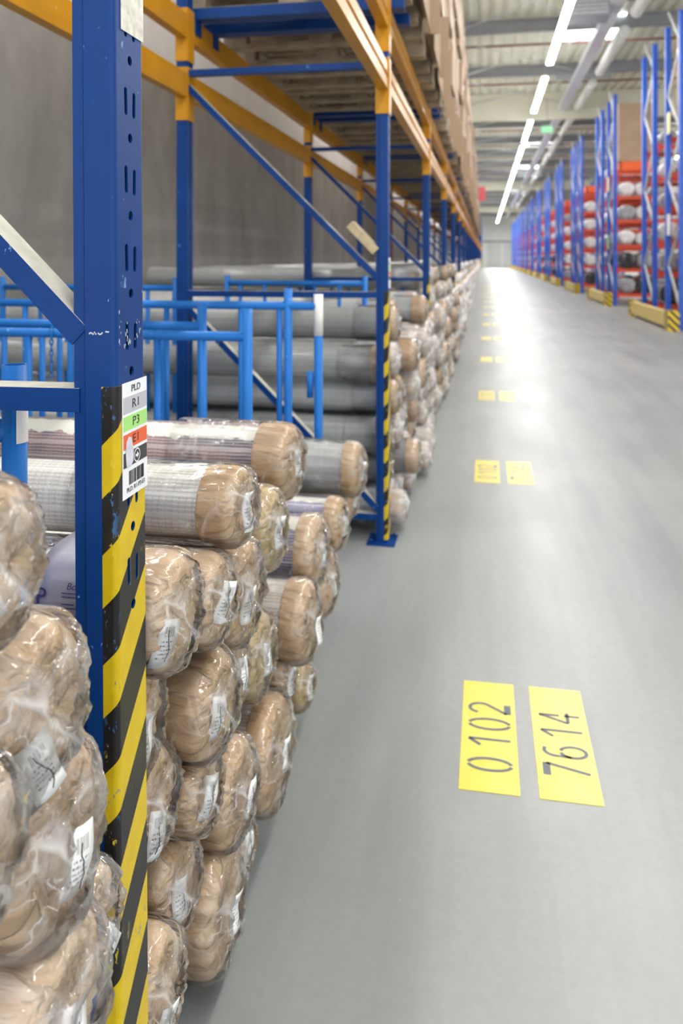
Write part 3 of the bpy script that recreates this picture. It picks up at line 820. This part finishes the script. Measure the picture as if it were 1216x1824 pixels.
# ------------------------------------------------------------------ rug rolls
def rug(name_seed, r, L, sleeve, body_mat, sleeve_mat='sleeve', film='film', segs=64, lump=.05, detail=1.0, tagged=True, root=None, squash=0.0, mark=False, fluffrot=0.0, filmlen=.34):
    rn = random.Random(name_seed); sd = Vector((rn.uniform(0, 90), rn.uniform(0, 90), rn.uniform(0, 90)))
    t = root
    def low(a, x):     # common lumpy outline shared by all layers
        p = Vector((math.cos(a) * 1.1, math.sin(a) * 1.1, x * 2.2)) + sd
        k = noise.noise(p) * lump * 2 + noise.noise(p * 2.3) * lump * .7
        e = 1 + squash * math.cos(2 * a)
        return (1 + k) * e
    def ring(mb, x, rad, amp, off, hf):
        ids = []
        for i in range(segs):
            a = 2 * PI * i / segs
            q = low(a, x) * rad
            d = noise.noise(Vector((math.cos(a) * hf, math.sin(a) * hf, x * hf * .55 + off)) + sd)
            d2 = abs(noise.noise(Vector((math.cos(a) * hf * 2.2, math.sin(a) * hf * 2.2, x * hf * 1.1 + off + 7)) + sd))
            q += (d - d2 * .5) * amp
            ids.append(mb.vert((x, q * math.cos(a), q * math.sin(a))))
        return ids
    def skin(mb, rings, xs, us=True):
        for a, b_, xa, xb in zip(rings, rings[1:], xs, xs[1:]):
            for i in range(segs):
                j = (i + 1) % segs
                u0 = ((i / segs + fluffrot) % 1 - .5) * 2 * PI * r; u1 = u0 + 2 * PI * r / segs
                mb.face((a[i], a[j], b_[j], b_[i]), uv=[(u0, xa), (u1, xa), (u1, xb), (u0, xb)], smooth=True)
    # carpet
    mb = MB(); xs = [-sleeve + .03, -sleeve - .05, -sleeve - .15, -sleeve - .35, -sleeve - .7, -L * .75, -L]
    if sleeve < .2: xs = [-sleeve + .03, -sleeve - .03, -sleeve - .07, -sleeve - .12, -sleeve - .2, -sleeve - .3, -.55, -.75, -1.0, -1.4, -L]
    rg = [ring(mb, x, r - .006, .0015, 3, 5) for x in xs]; skin(mb, rg, xs)
    mb.face(rg[0]); mb.face(rg[-1][::-1])
    body = mb.build('carpet', M[body_mat], t)
    # sleeve with a rounded, dimpled end
    e = min(.03, r * .34)
    mb = MB(); n = int(10 * detail) + 3
    sec = [(-sleeve + sleeve * .0, r - .002)] + [(-sleeve + (sleeve - e) * k / n, r) for k in range(1, n + 1)]
    for k in range(1, 6):
        a = k / 5 * PI / 2; sec.append((-e + e * math.sin(a), r - e + e * math.cos(a)))
    for fr, dx in ((.62, -.002), (.42, -.006), (.22, -.010), (.07, -.013)): sec.append((dx, (r - e) * .85 if fr > .5 else r * fr))
    rg = []
    for k, (x, rad) in enumerate(sec):
        near = max(0, 1 - abs(x) / .16)
        rg.append(ring(mb, x, rad, .003 + .0025 * near, 0, 7 if rad > r * .5 else 4))
    # pleats gathered towards the end face
    for k, ids in enumerate(rg):
        x, rad = sec[k]
        if x > -e - .002:
            for i, vi in enumerate(ids):
                a = 2 * PI * i / segs; v = Vector(mb.v[vi]); pl = noise.noise(Vector((math.cos(a) * 9, math.sin(a) * 9, 1.5)) + sd)
                mb.v[vi] = (v.x + pl * .006 * min(1, rad / r + .2), v.y, v.z)
    skin(mb, rg, [q_[0] for q_ in sec]); mb.face(rg[-1])
    mb.build('paper_sleeve', M[sleeve_mat], t)
    # film
    if film:
        g = .0065; mb = MB(); fl_ = filmlen; n2 = int(16 * detail) + 4
        sec = [(-fl_ + (fl_ - e) * k / n2, r + g * (.4 if k == 0 else 1)) for k in range(n2 + 1)]
        for k in range(1, 6):
            a = k / 5 * PI / 2; sec.append((-e + (e + .009) * math.sin(a), r - e + (e + g) * math.cos(a)))
        sec += [(.014, r * .62), (.017, r * .42), (.011, r * .22), (.006, r * .07)]
        rg = []
        for k, (x, rad) in enumerate(sec): rg.append(ring(mb, x, rad, (.0065 if film == 'film_milky' else .0045) if k else .002, 11, 5))
        for k, ids in enumerate(rg):
            x, rad = sec[k]
            if x > -e - .002:
                for i, vi in enumerate(ids):
                    a = 2 * PI * i / segs; v = Vector(mb.v[vi]); p = Vector((math.cos(a) * 3 * rad / r, math.sin(a) * 3 * rad / r, 4)) + sd
                    mb.v[vi] = (v.x + .012 * (abs(noise.noise(p)) + .3 * noise.noise(p * 3)) + .002, v.y, v.z)
        skin(mb, rg, [q_[0] for q_ in sec]); mb.face(rg[-1])
        mb.build('plastic_wrap', M[film], t)
    if tagged:
        tw, th = .034, .066
        if isinstance(tagged, tuple): ty, tz, yaw, roll_ = tagged
        else: ty, tz, yaw, roll_ = -.45, .05, .62, rn.uniform(-.5, .5)
        mb = MB(); nx, nz = 4, 7; G = []
        Rm = Matrix.Rotation(-yaw * .75, 4, 'Z') @ Matrix.Rotation(roll_, 4, 'X')
        cx = -.002 + .016
        for a in range(nx + 1):
            row = []
            for c in range(nz + 1):
                u, v = a / nx, c / nz
                p = Vector((.004 * math.sin(v * 5 + name_seed) + .003 * math.sin(u * 4), (u - .5) * tw, (v - .5) * th))
                p = Rm @ p + Vector((cx - .035 * (abs(ty) - .25), ty * r, tz * r)); row.append(mb.vert(p))
            G.append(row)
        for a in range(nx):
            for c in range(nz):
                mb.face((G[a][c], G[a + 1][c], G[a + 1][c + 1], G[a][c + 1]), uv=[(a / nx, c / nz), ((a + 1) / nx, c / nz), ((a + 1) / nx, (c + 1) / nz), (a / nx, (c + 1) / nz)], smooth=True)
        tg = mb.build('paper_tag', M['tag'], t, label='white printed paper tag')
        so = tg.modifiers.new('s', 'SOLIDIFY'); so.thickness = .0005
        mb = MB(); pts = [Rm @ Vector((.0065, .004 * math.sin(k * .7) + rn.uniform(-.001, .001), -.022 + k * .006)) + Vector((cx - .035 * (abs(ty) - .25), ty * r, tz * r)) for k in range(8)]
        mb.tube(pts, .0006, 5); mb.build('pen_mark', M['ink'], tg)
    return t

NEAR = {   # name: (end X, Y, z, r, sleeve, body, sleeve mat, film, label, tag)
'a': (-.391, .584, 1.110, .062, .35, 'w_grey', 'sleeve2', 'film_milky', 'tan rug roll with crumpled white tag, uppermost of the pile left of the hazard post'),
'b': (-.412, .689, .928, .080, .35, 'w_grey', 'sleeve', 'film_milky', 'bulky tan rug roll in torn film, second from top left of the hazard post'),
'c': (-.395, .561, .885, .066, .3, 'w_grey', 'sleeve2', 'film_milky', 'tan rug roll cut off by the left picture edge beneath the second roll'),
'd': (-.417, .729, .770, .090, .35, 'w_grey', 'sleeve', 'film_milky', 'plump tan rug roll with loose film tails touching the hazard post'),
'e': (-.441, .841, .604, .051, .3, 'w_grey', 'sleeve2', 'film_milky', 'small tan rug roll in white torn film squeezed against the hazard post'),
'f': (-.405, .716, .606, .086, .11, 'w_white', 'sleeve2', 'film_milky', 'tan rug roll with cream knitted body, bottom left corner of the picture'),
'A': (-.464, 1.886, .858, .090, .085, 'w_plaid', 'sleeve', 'film', 'mauve plaid rug roll with white fluffy stripe, topmost of the pile right of the post'),
'B': (-.414, 1.317, .928, .067, .065, 'w_white', 'sleeve', 'film', 'cream and grey woven rug roll lying just below the mauve plaid one'),
'C': (-.441, 1.624, .782, .084, .3, 'w_grey', 'sleeve_yel', 'film', 'ochre tan rug roll with two white tags under the end of the plaid roll'),
'D': (-.443, 1.437, .726, .097, .09, 'w_plaid', 'sleeve', 'film', 'large tan roll with plaid fluffy body directly beneath the cream woven roll'),
'E': (-.428, 1.236, .799, .072, .25, 'w_lilac', 'sleeve2', 'film', 'tan rug roll wedged between the front roll and the large one below the cream roll'),
'F': (-.436, 1.085, .841, .083, .115, 'w_lilac', 'sleeve2', 'film', 'tan rug roll with navy woven body directly right of the hazard post'),
'G': (-.437, 1.263, .609, .087, .08, 'w_knit', 'sleeve', 'film', 'rug roll showing grey knit and white braided edge under crumpled film'),
'H': (-.479, 1.465, .555, .079, .2, 'w_grey2', 'sleeve2', 'film', 'pale film covered roll behind the braided edge roll'),
'I': (-.476, 1.652, .498, .088, .3, 'w_grey', 'sleeve_yel', 'film', 'tan roll with white tag and orange scrap, left of the upper ivory grid roll'),
'J': (-.425, 1.897, .463, .096, .06, 'w_warm', 'sleeve', 'film', 'ivory grid woven rug roll, upper of the two ivory ones sticking into the aisle'),
'K': (-.493, 2.150, .167, .069, .2, 'w_warm', 'sleeve_yel', 'film', 'tan roll low on the floor beyond the ivory grid rolls'),
'L': (-.485, 1.898, .317, .053, .2, 'w_grey2', 'sleeve2', 'film', 'small tan roll squeezed between the two ivory grid rolls'),
'M': (-.462, 1.736, .233, .121, .055, 'w_warm', 'sleeve', 'film', 'ivory grid woven rug roll with black pen hook, lower of the two ivory ones'),
'N': (-.460, 1.453, .331, .095, .075, 'w_white', 'sleeve', 'film', 'tan capped rug roll in front of the ivory roll with the pen hook'),
'N2': (-.497, 1.575, .141, .068, .2, 'w_warm', 'sleeve2', 'film', 'low tan roll peeking out beneath the ivory roll with the pen hook'),
'O': (-.457, 1.248, .469, .064, .3, 'w_grey', 'sleeve', 'film', 'tan roll tucked directly beneath the braided edge roll'),
'P': (-.485, 1.119, .537, .077, .3, 'w_grey', 'sleeve', 'film', 'tan roll with diamond tilted tag beside the hazard post, under the striped tag one'),
'Q': (-.491, 1.078, .678, .079, .3, 'w_grey', 'sleeve2', 'film', 'narrow tan roll with long tag beside the hazard post, below the navy bodied roll'),
'R': (-.496, 1.236, .318, .086, .3, 'w_grey', 'sleeve', 'film', 'oval tan roll with upright tag, second from the floor right of the hazard post'),
'S': (-.474, 1.407, .144, .105, .35, 'w_grey', 'sleeve2', 'film', 'big bulging tan roll resting at the floor nearest the aisle'),
'T': (-.456, 1.072, .305, .073, .3, 'w_grey', 'sleeve2', 'film', 'tan roll at the very bottom beside the hazard post'),
'U': (-.441, 2.772, .604, .094, .055, 'w_grey2', 'sleeve', 'film', 'pale grey felt rug roll on top of the farther group in the nearest bay'),
'V': (-.482, 2.870, .475, .075, .05, 'w_plaid', 'sleeve', 'film', 'mauve grid rug roll second from top in the farther group of the nearest bay'),
'W': (-.467, 2.552, .481, .083, .05, 'w_lilac', 'sleeve', 'film', 'lilac woven rug roll with pale band in the farther group of the nearest bay'),
'X': (-.436, 2.045, .578, .094, .05, 'w_lilac', 'sleeve2', 'film', 'white and violet blue rug roll above the upper ivory grid roll'),
'Y': (-.489, 2.176, .459, .057, .09, 'w_grey2', 'sleeve', 'film', 'film wrapped pale roll lying on the upper ivory grid roll'),
'Z': (-.461, 2.332, .380, .094, .3, 'w_warm', 'sleeve2', 'film', 'tan roll end low between the ivory rolls and the farther group'),
}
TAGS = {'a': (-.62, -.10, .9, .35), 'b': (-.35, -.45, .7, .4), 'd': (-.1, -.1, .5, -.2), 'c': (-.5, -.5, .7, 0), 'e': (-.3, -.3, .6, .6), 'B': (-.25, -.05, .35, -.1), 'F': (-.68, -.2, .85, -.3),
        'E': (-.25, .05, .6, -.35), 'D': (-.35, -.1, .55, -.15), 'G': (-.45, .0, .6, -.3), 'H': (-.1, 0, .4, -.2), 'P': (-.4, -.35, .7, -.3), 'Q': (-.35, -.05, .8, -.2), 'R': (-.35, .05, .6, -.15), 'S': (-.1, .05, .45, -.2),
        'T': (-.3, -.5, .6, -.2), 'N': (-.1, 0, .3, -.2), 'M': (-.1, .1, .3, -.1), 'O': (-.3, .1, .6, -.35), 'J': (0, -.2, .3, -.1)}
NEARO = {}
for i, (k, v) in enumerate(NEAR.items()):
    X, Y, z, r, sl, bm_, sm_, fm_, lab = v
    t = empty('rug_roll', (X, Y, z), lab, 'rug roll', 'wrapped rug rolls stacked in the left rack'); NEARO[k] = t
    rug(i * 7 + 3, r, 2.05 if k not in 'abcdef' else 1.0, sl, bm_, sm_, fm_, 72 if r > .07 else 60, lump=.05 if sl > .15 else .022, root=t, tagged=TAGS.get(k, (-.2, 0, .4, -.2)), squash=(-.05 if sl > .15 else 0), filmlen=.40 if sl > .15 else .30, fluffrot={'A': .22, 'D': .25, 'X': .2, 'W': .25, 'G': .30, 'E': .25, 'F': .2}.get(k, 0))
    if k == 'M':
        b = MB(); 
        def onr(a, x): q_ = r + .004; return (x, -q_ * math.sin(a), q_ * math.cos(a))
        b.tube([onr(.55 - .25 * math.sin(s_ * .35), -.165 + .018 * s_ - .0009 * s_ * s_) for s_ in range(0, 9)] + [onr(.62, -.083), onr(.75, -.087)], .002, 6)
        b.tube([onr(.95, -.175), onr(.93, -.160), onr(.96, -.145)], .002, 6)
        b.build('pen_mark', M['ink'], t)
# printed film seen behind the hazard post, on the roll with the navy body
FR = NEARO['F']; fo = FR.location
b = MB(); rings = []
def pk_pt(x, a):
    ca, sa = math.cos(a), math.sin(a)
    q_ = (abs(ca) ** 3.2 + abs(sa) ** 3.2) ** (-1 / 3.2)
    return (x - fo.x, 1.098 + .092 * q_ * ca - fo.y, .850 + .088 * q_ * sa - fo.z)
for j in range(6):
    x = -.6235 + .105 * j / 5; rings.append([b.vert(pk_pt(x, PI * .42 + PI * 1.1 * k / 30)) for k in range(31)])
for a_, b_ in zip(rings, rings[1:]):
    for k in range(30): b.face((a_[k], a_[k + 1], b_[k + 1], b_[k]), smooth=True)
pk = b.build('printed_wrap', M['print'], FR, label='grey violet printed film'); so = pk.modifiers.new('s', 'SOLIDIFY'); so.thickness = .002
def ptxt(s_, x, z, size, mat='print_ink', shear=.0):
    me = text_mesh(s_, size, .0001); me.transform(Matrix(((1, shear, 0, 0), (0, 0, -1, 0), (0, 1, 0, 0), (0, 0, 0, 1))))
    me.transform(Matrix.Translation((x - fo.x, 1.0052 - fo.y, z - fo.z))); me.materials.clear(); me.materials.append(M[mat]); o = bpy.data.objects.new('lettering', me); link(o, pk)
ptxt('Bosse', -.556, .903, .0135, shear=.3); ptxt('P', -.6115, .886, .034)
def pbox(mb, x0, z0, x1, z1): mb.box(x0 - fo.x, 1.0050 - fo.y, z0 - fo.z, x1 - fo.x, 1.0056 - fo.y, z1 - fo.z)
b = MB()
for k in range(8): 
    if k not in (2, 5): pbox(b, -.580, .893 - k * .0052, -.580 + (.035, .03, 0, .018, .035, 0, .035, .02)[k], .8942 - k * .0052)
b.build('small_print', M['print_ink'], pk)
b = MB()
for k in range(6): pbox(b, -.6165, .848 + k * .0032, -.6085, .8497 + k * .0032)
b.build('barcode', M['ink'], pk)
b = MB(); pbox(b, -.5925, .847, -.5835, .858); b.build('teal_mark', M['teal'], pk)

# recessed rolls that fill the gaps behind the front ones
circ = [(v[1], v[2], v[3]) for v in NEAR.values()]
rnd = random.Random(8)
def fill(y0, y1, top, n, tries=4000):
    out = []
    for _ in range(tries):
        r = rnd.uniform(.045, .085) if _ < tries * .6 else rnd.uniform(.03, .05)
        Y = rnd.uniform(y0 + r, y1 - r); z = rnd.uniform(r + .035, top(Y) - r)
        if z < r + .03: continue
        if all(math.hypot(Y - c[0], z - c[1]) > r + c[2] - .006 for c in circ): circ.append((Y, z, r)); out.append((Y, z, r))
        if len(out) >= n: break
    return out
fillers = fill(.40, .905, lambda y: .95, 9) + fill(1.005, 1.75, lambda y: .85, 14) + fill(1.75, 2.42, lambda y: .55, 7) + fill(2.48, 2.64, lambda y: .45, 2) + fill(2.68, 3.0, lambda y: .42, 3)
fproto = empty('rug_roll', (0, 0, 0)); rug(901, .07, 1.9, .3, 'w_grey', 'sleeve', 'film', 40, lump=.03, detail=.5, root=fproto, tagged=False)
ff = True
for (Y, z, r) in fillers:
    c = fproto if ff else copy_tree(fproto); ff = False
    c.location = (-.57 - rnd.uniform(0, .05), Y, z); c.scale = (1, r / .07, r / .07); c.rotation_euler = (rnd.uniform(0, 6), 0, 0)
    tag(c, 'tan rug roll recessed in a gap, %s' % ('left of the nearest upright' if Y < .95 else ('just right of the nearest upright' if Y < 1.75 else 'farther half of the nearest bay')), 'rug roll', 'recessed rug rolls in the nearest bays')

# rolls of the farther bays
protos = []
specs = [('w_grey2', .075, 'sleeve', 'film_white'), ('w_grey2', .09, 'sleeve', 'film'), ('w_grey', .18, 'sleeve', 'film_white'), ('w_grey2', .09, 'sleeve2', 'film_white'), ('w_grey', .06, 'sleeve2', 'film'), ('w_grey', .10, 'sleeve', 'film_white')]
for i, (bm_, sl, sm_, fm_) in enumerate(specs):
    t = empty('rug_roll', (0, 0, 0)); rug(300 + i, .09, 2.45, sl, bm_, sm_, fm_, 36, lump=.05, detail=.5, root=t, tagged=(-.1, 0, .3, -.2), filmlen=.22)
    protos.append([t, True])
LAYER = ['floor layer', 'second layer', 'third layer', 'fourth layer', 'fifth layer', 'sixth layer', 'seventh layer']
rnd = random.Random(21); count = 0
stuff_spots = []
for bay in range(1, 22):
    ya = post_y(bay) + PW / 2 + .02; yb = post_y(bay + 1) - PW / 2 - .02
    r0 = .098; ncol = int((yb - ya) / (2 * r0 + .004)); step = (yb - ya) / ncol
    top = 1.12 if bay == 1 else 1.30
    for lay in range(7):
        nc = ncol if lay % 2 == 0 else ncol - 1
        for c_ in range(nc):
            Y = ya + step * (c_ + .5 + (0 if lay % 2 == 0 else .5)); r = r0 * rnd.uniform(.86, .95); z = .115 + lay * .178
            if z + r > top - .03 * ((c_ * 7 + lay) % 3): continue
            if lay >= 5 and rnd.random() < .35: continue
            X = -.40 + rnd.uniform(-.11, .05)
            if z > .96: X -= .06
            for (sy, sx_) in ((4.65, -.71), (6.72, -.70)):
                if abs(Y - sy) < r + .022: X = min(X, sx_ + 10)   # pipe passes between columns
            if count < 235:
                count += 1
                P = protos[rnd.randrange(6)]
                c = P[0] if P[1] else copy_tree(P[0]); P[1] = False
                c.location = (X, Y, z); c.scale = (1, r / .09, r / .09); c.rotation_euler = (rnd.choice((0, .4, -.5, .2)), 0, 0)
                tag(c, 'wrapped rug roll in the %s bay, %s, %s from its near upright' % (names[bay], LAYER[lay], names[c_].replace('nearest', 'first')), 'rug roll', 'wrapped rug rolls stacked in the left rack')
            else: stuff_spots.append((X, Y, z, r))
mb = MB()
for (X, Y, z, r) in stuff_spots:
    n = 14; R = []
    for (x, q_, m_) in ((-1.6, r, 1), (-.10, r, 1), (-.03, r * .97, 0), (0, r * .7, 2), (.004, r * .2, 2)):
        R.append(([mb.vert((X + x, Y + q_ * (1 + .06 * math.sin(k * 2.1 + Y * 9)) * math.cos(2 * PI * k / n), z + q_ * math.sin(2 * PI * k / n))) for k in range(n)], m_))
    for (a, _), (b_, m_) in zip(R, R[1:]):
        for k in range(n): mb.face((a[k], a[(k + 1) % n], b_[(k + 1) % n], b_[k]), m_, smooth=True)
    mb.face(R[-1][0], 2)
mb.build('rug_roll', [M['sleeve2'], M['w_grey2'], M['good_white']], label='mass of wrapped rug rolls filling the distant bays of the left rack', cat='rug rolls', kind='stuff')

# ------------------------------------------------------------------ right side racks, rows standing across
RXX = 3.62
def make_endframe():
    t = empty('rack_upright')
    for yy in (0, 1.15):
        b = MB(); b.box(-.05, yy - .05, 0, .05, yy + .05, 6.0); b.box(-.075, yy - .08, 0, .075, yy + .08, .01)
        b.build('post', M['blue_far'], t)
    b = MB(); z = .35; k = 0
    while z < 5.5:
        a, c = ((0, .05, z), (0, 1.10, z + .85)) if k % 2 == 0 else ((0, 1.10, z), (0, .05, z + .85))
        b = MB(); a = Vector(a); c = Vector(c); d = (c - a).normalized(); up = d.cross(Vector((1, 0, 0)))
        v = [a + up * .018, a - up * .018, c - up * .018, c + up * .018]
        ids = [b.vert(p + Vector((sx_, 0, 0))) for sx_ in (-.02, .02) for p in v]
        for q_ in ((0, 1, 2, 3), (7, 6, 5, 4), (0, 4, 5, 1), (2, 6, 7, 3), (1, 5, 6, 2), (3, 7, 4, 0)): b.face([ids[w_] for w_ in q_])
        b.build('brace', M['galv'], t); z += .85; k += 1
    return t
def make_xbeam(ln=2.7):
    t = empty('rack_beam')
    b = MB(); b.box(.05, -.025, -.045, ln - .05, .025, .045); b.build('beam_profile', M['red'], t)
    b = MB(); b.box(.0, -.03, -.10, .05, .03, .10); b.build('end_connector', M['red'], t)
    return t
def make_barrier(ln=4.0):
    t = empty('corner_barrier')
    b = MB(); b.box(-.06, .32, .06, .06, ln, .34); b.box(-.04, .4, 0, .04, .6, .06); b.box(-.04, ln - .4, 0, .04, ln - .2, .06); b.build('board', M['bar_yellow'], t)
    b = MB(); b.box(-.10, 0, 0, .10, .32, .38); b.build('striped_block', M['hblock'], t)
    b = MB(); b.box(-.09, ln, 0, .09, ln + .15, .38); b.build('end_block', M['hblock'], t)
    return t
def make_good(mat, r, ln):
    mb = MB(); n = 18; R = []
    for (yy, q_) in ((0, .15), (-.01, .7), (.02, .95), (.06, 1.0), (ln - .06, 1.0), (ln, .9), (ln + .01, .3)):
        R.append([mb.vert((q_ * r * (1 + .10 * noise.noise(Vector((math.cos(2 * PI * k / n) * 1.5, math.sin(2 * PI * k / n) * 1.5, yy * 2 + r * 50)))) * math.cos(2 * PI * k / n), yy, q_ * r * (1 + .10 * noise.noise(Vector((math.cos(2 * PI * k / n) * 1.5, math.sin(2 * PI * k / n) * 1.5, yy * 2 + r * 50)))) * math.sin(2 * PI * k / n))) for k in range(n)])
    for a, b_ in zip(R, R[1:]):
        for k in range(n): mb.face((a[k], b_[k], b_[(k + 1) % n], a[(k + 1) % n]), smooth=True)
    mb.face(R[0]); mb.face(R[-1][::-1])
    return mb.mesh('wrapped_roll', M[mat])
GR = [.215, .165, .225, .235, .18]
GOODS = [make_good(m_, r_, 1.1) for m_, r_ in zip(('good_white', 'good_white', 'good_grey', 'good_black', 'good_grey'), GR)]; GN = ['white', 'slim white', 'grey', 'black', 'slim grey']
ef0, xb0, ba0 = make_endframe(), make_xbeam(), make_barrier()
fe = fx = fb = True
LV = [.30, 1.0, 1.68, 2.38, 3.05, 3.75]
rnd = random.Random(77)
bin_mesh = None
for row in range(13):
    yb = 15.3 + 7.75 * row
    rn_ = names[row]; xo = RXX + .0 * row
    c = ba0 if fb else copy_tree(ba0); fb = False; c.location = (xo - .22, yb, 0)
    tag(c, 'low yellow barrier board with striped end block at the %s rack row on the right' % rn_, 'barrier', 'yellow end barriers of the right racks')
    for q_, off in enumerate((.35, 2.75)):
        for m_ in range(2 if row < 6 else 1):
            c = ef0 if fe else copy_tree(ef0); fe = False; c.location = (xo + m_ * 2.75, yb + off, 0)
            tag(c, 'tall blue zigzag braced upright, %s half, %s, %s rack row on the right' % (('near', 'far')[q_], ('aisle end', 'inner bay')[m_], rn_), 'rack upright', 'blue frames of the right racks')
        for lv, z in enumerate(LV):
            for e_, yo in enumerate((0, 1.15)):
                if row > 8 and e_: continue
                c = xb0 if fx else copy_tree(xb0); fx = False; c.location = (xo + .05, yb + off + yo + (-.07 if e_ == 0 else .07), z)
                tag(c, 'red beam, %s shelf, %s edge of the %s half, %s right rack row' % (('lowest', 'second', 'third', 'fourth', 'fifth', 'top')[lv], ('near', 'far')[e_], ('near', 'far')[q_], rn_), 'rack beam', 'red beams of the right racks')
            if row > 6 or (q_ == 1 and row > 3): continue
            x = xo + (1.2 if (lv == 5 and q_ == 0) else .12); g_ = 0
            while x < xo + (2.15 if row < 2 else 1.5):
                gi = rnd.choice((0, 0, 1, 2, 4)) if lv not in (0, 1) else rnd.choice((3, 3, 0, 2))
                if row and lv == 5: gi = 0
                r = GR[gi]
                o = bpy.data.objects.new('wrapped_roll', GOODS[gi]); link(o); o.location = (x + r, yb + off + .02, z + .05 + r); g_ += 1
                tag(o, '%s wrapped roll, %s shelf, %s half, %s right rack row, %s from the aisle' % (GN[gi], ('lowest', 'second', 'third', 'fourth', 'fifth', 'top')[lv], ('near', 'far')[q_], rn_, names[g_ - 1]), 'wrapped roll', 'film wrapped rolls in the right racks')
                x += 2 * r + .01
    # orange bins and tall carton above
    if row < 6:
        b = MB(); w_ = 1.0; b.box(0, 0, 0, w_, .8, .04); b.box(0, 0, 0, .03, .8, .30); b.box(w_ - .03, 0, 0, w_, .8, .3); b.box(0, 0, 0, w_, .03, .3); b.box(0, .77, 0, w_, .8, .3)
        o = b.build('orange_bin', M['orange'], label='orange open bin high on the %s right rack row' % rn_, cat='bin', group='orange bins on the right racks'); o.location = (xo + .15, yb + .42, 4.08 if row != 1 else 3.82)
        o.location.z = 3.80
    if row in (0, 1):
        b = MB(); b.box(0, 0, 0, 1.0, .9, 1.65); b.build
        o = b.build('tall_carton', M['carton'], label='tall brown carton standing on top of the %s right rack row' % rn_, cat='carton'); o.location = (xo + .12, yb + .40, 4.105)
# green-white and yellow cards on right posts
for row, zz, mt, nm in ((0, 3.8, 'good_yellow', 'yellow'), (0, 1.8, 'paper', 'white'), (1, 3.3, 'good_yellow', 'yellow'), (1, 1.6, 'lab_green', 'green'), (2, 1.5, 'paper', 'white')):
    b = MB(); b.box(0, 0, 0, .01, .25, .42); o = b.build('rack_card', M[mt], label='%s card on the %s rack row at right' % (nm, names[row]), cat='card')
    o.location = (RXX - .075, 15.3 + 7.75 * row + 1.0, zz)
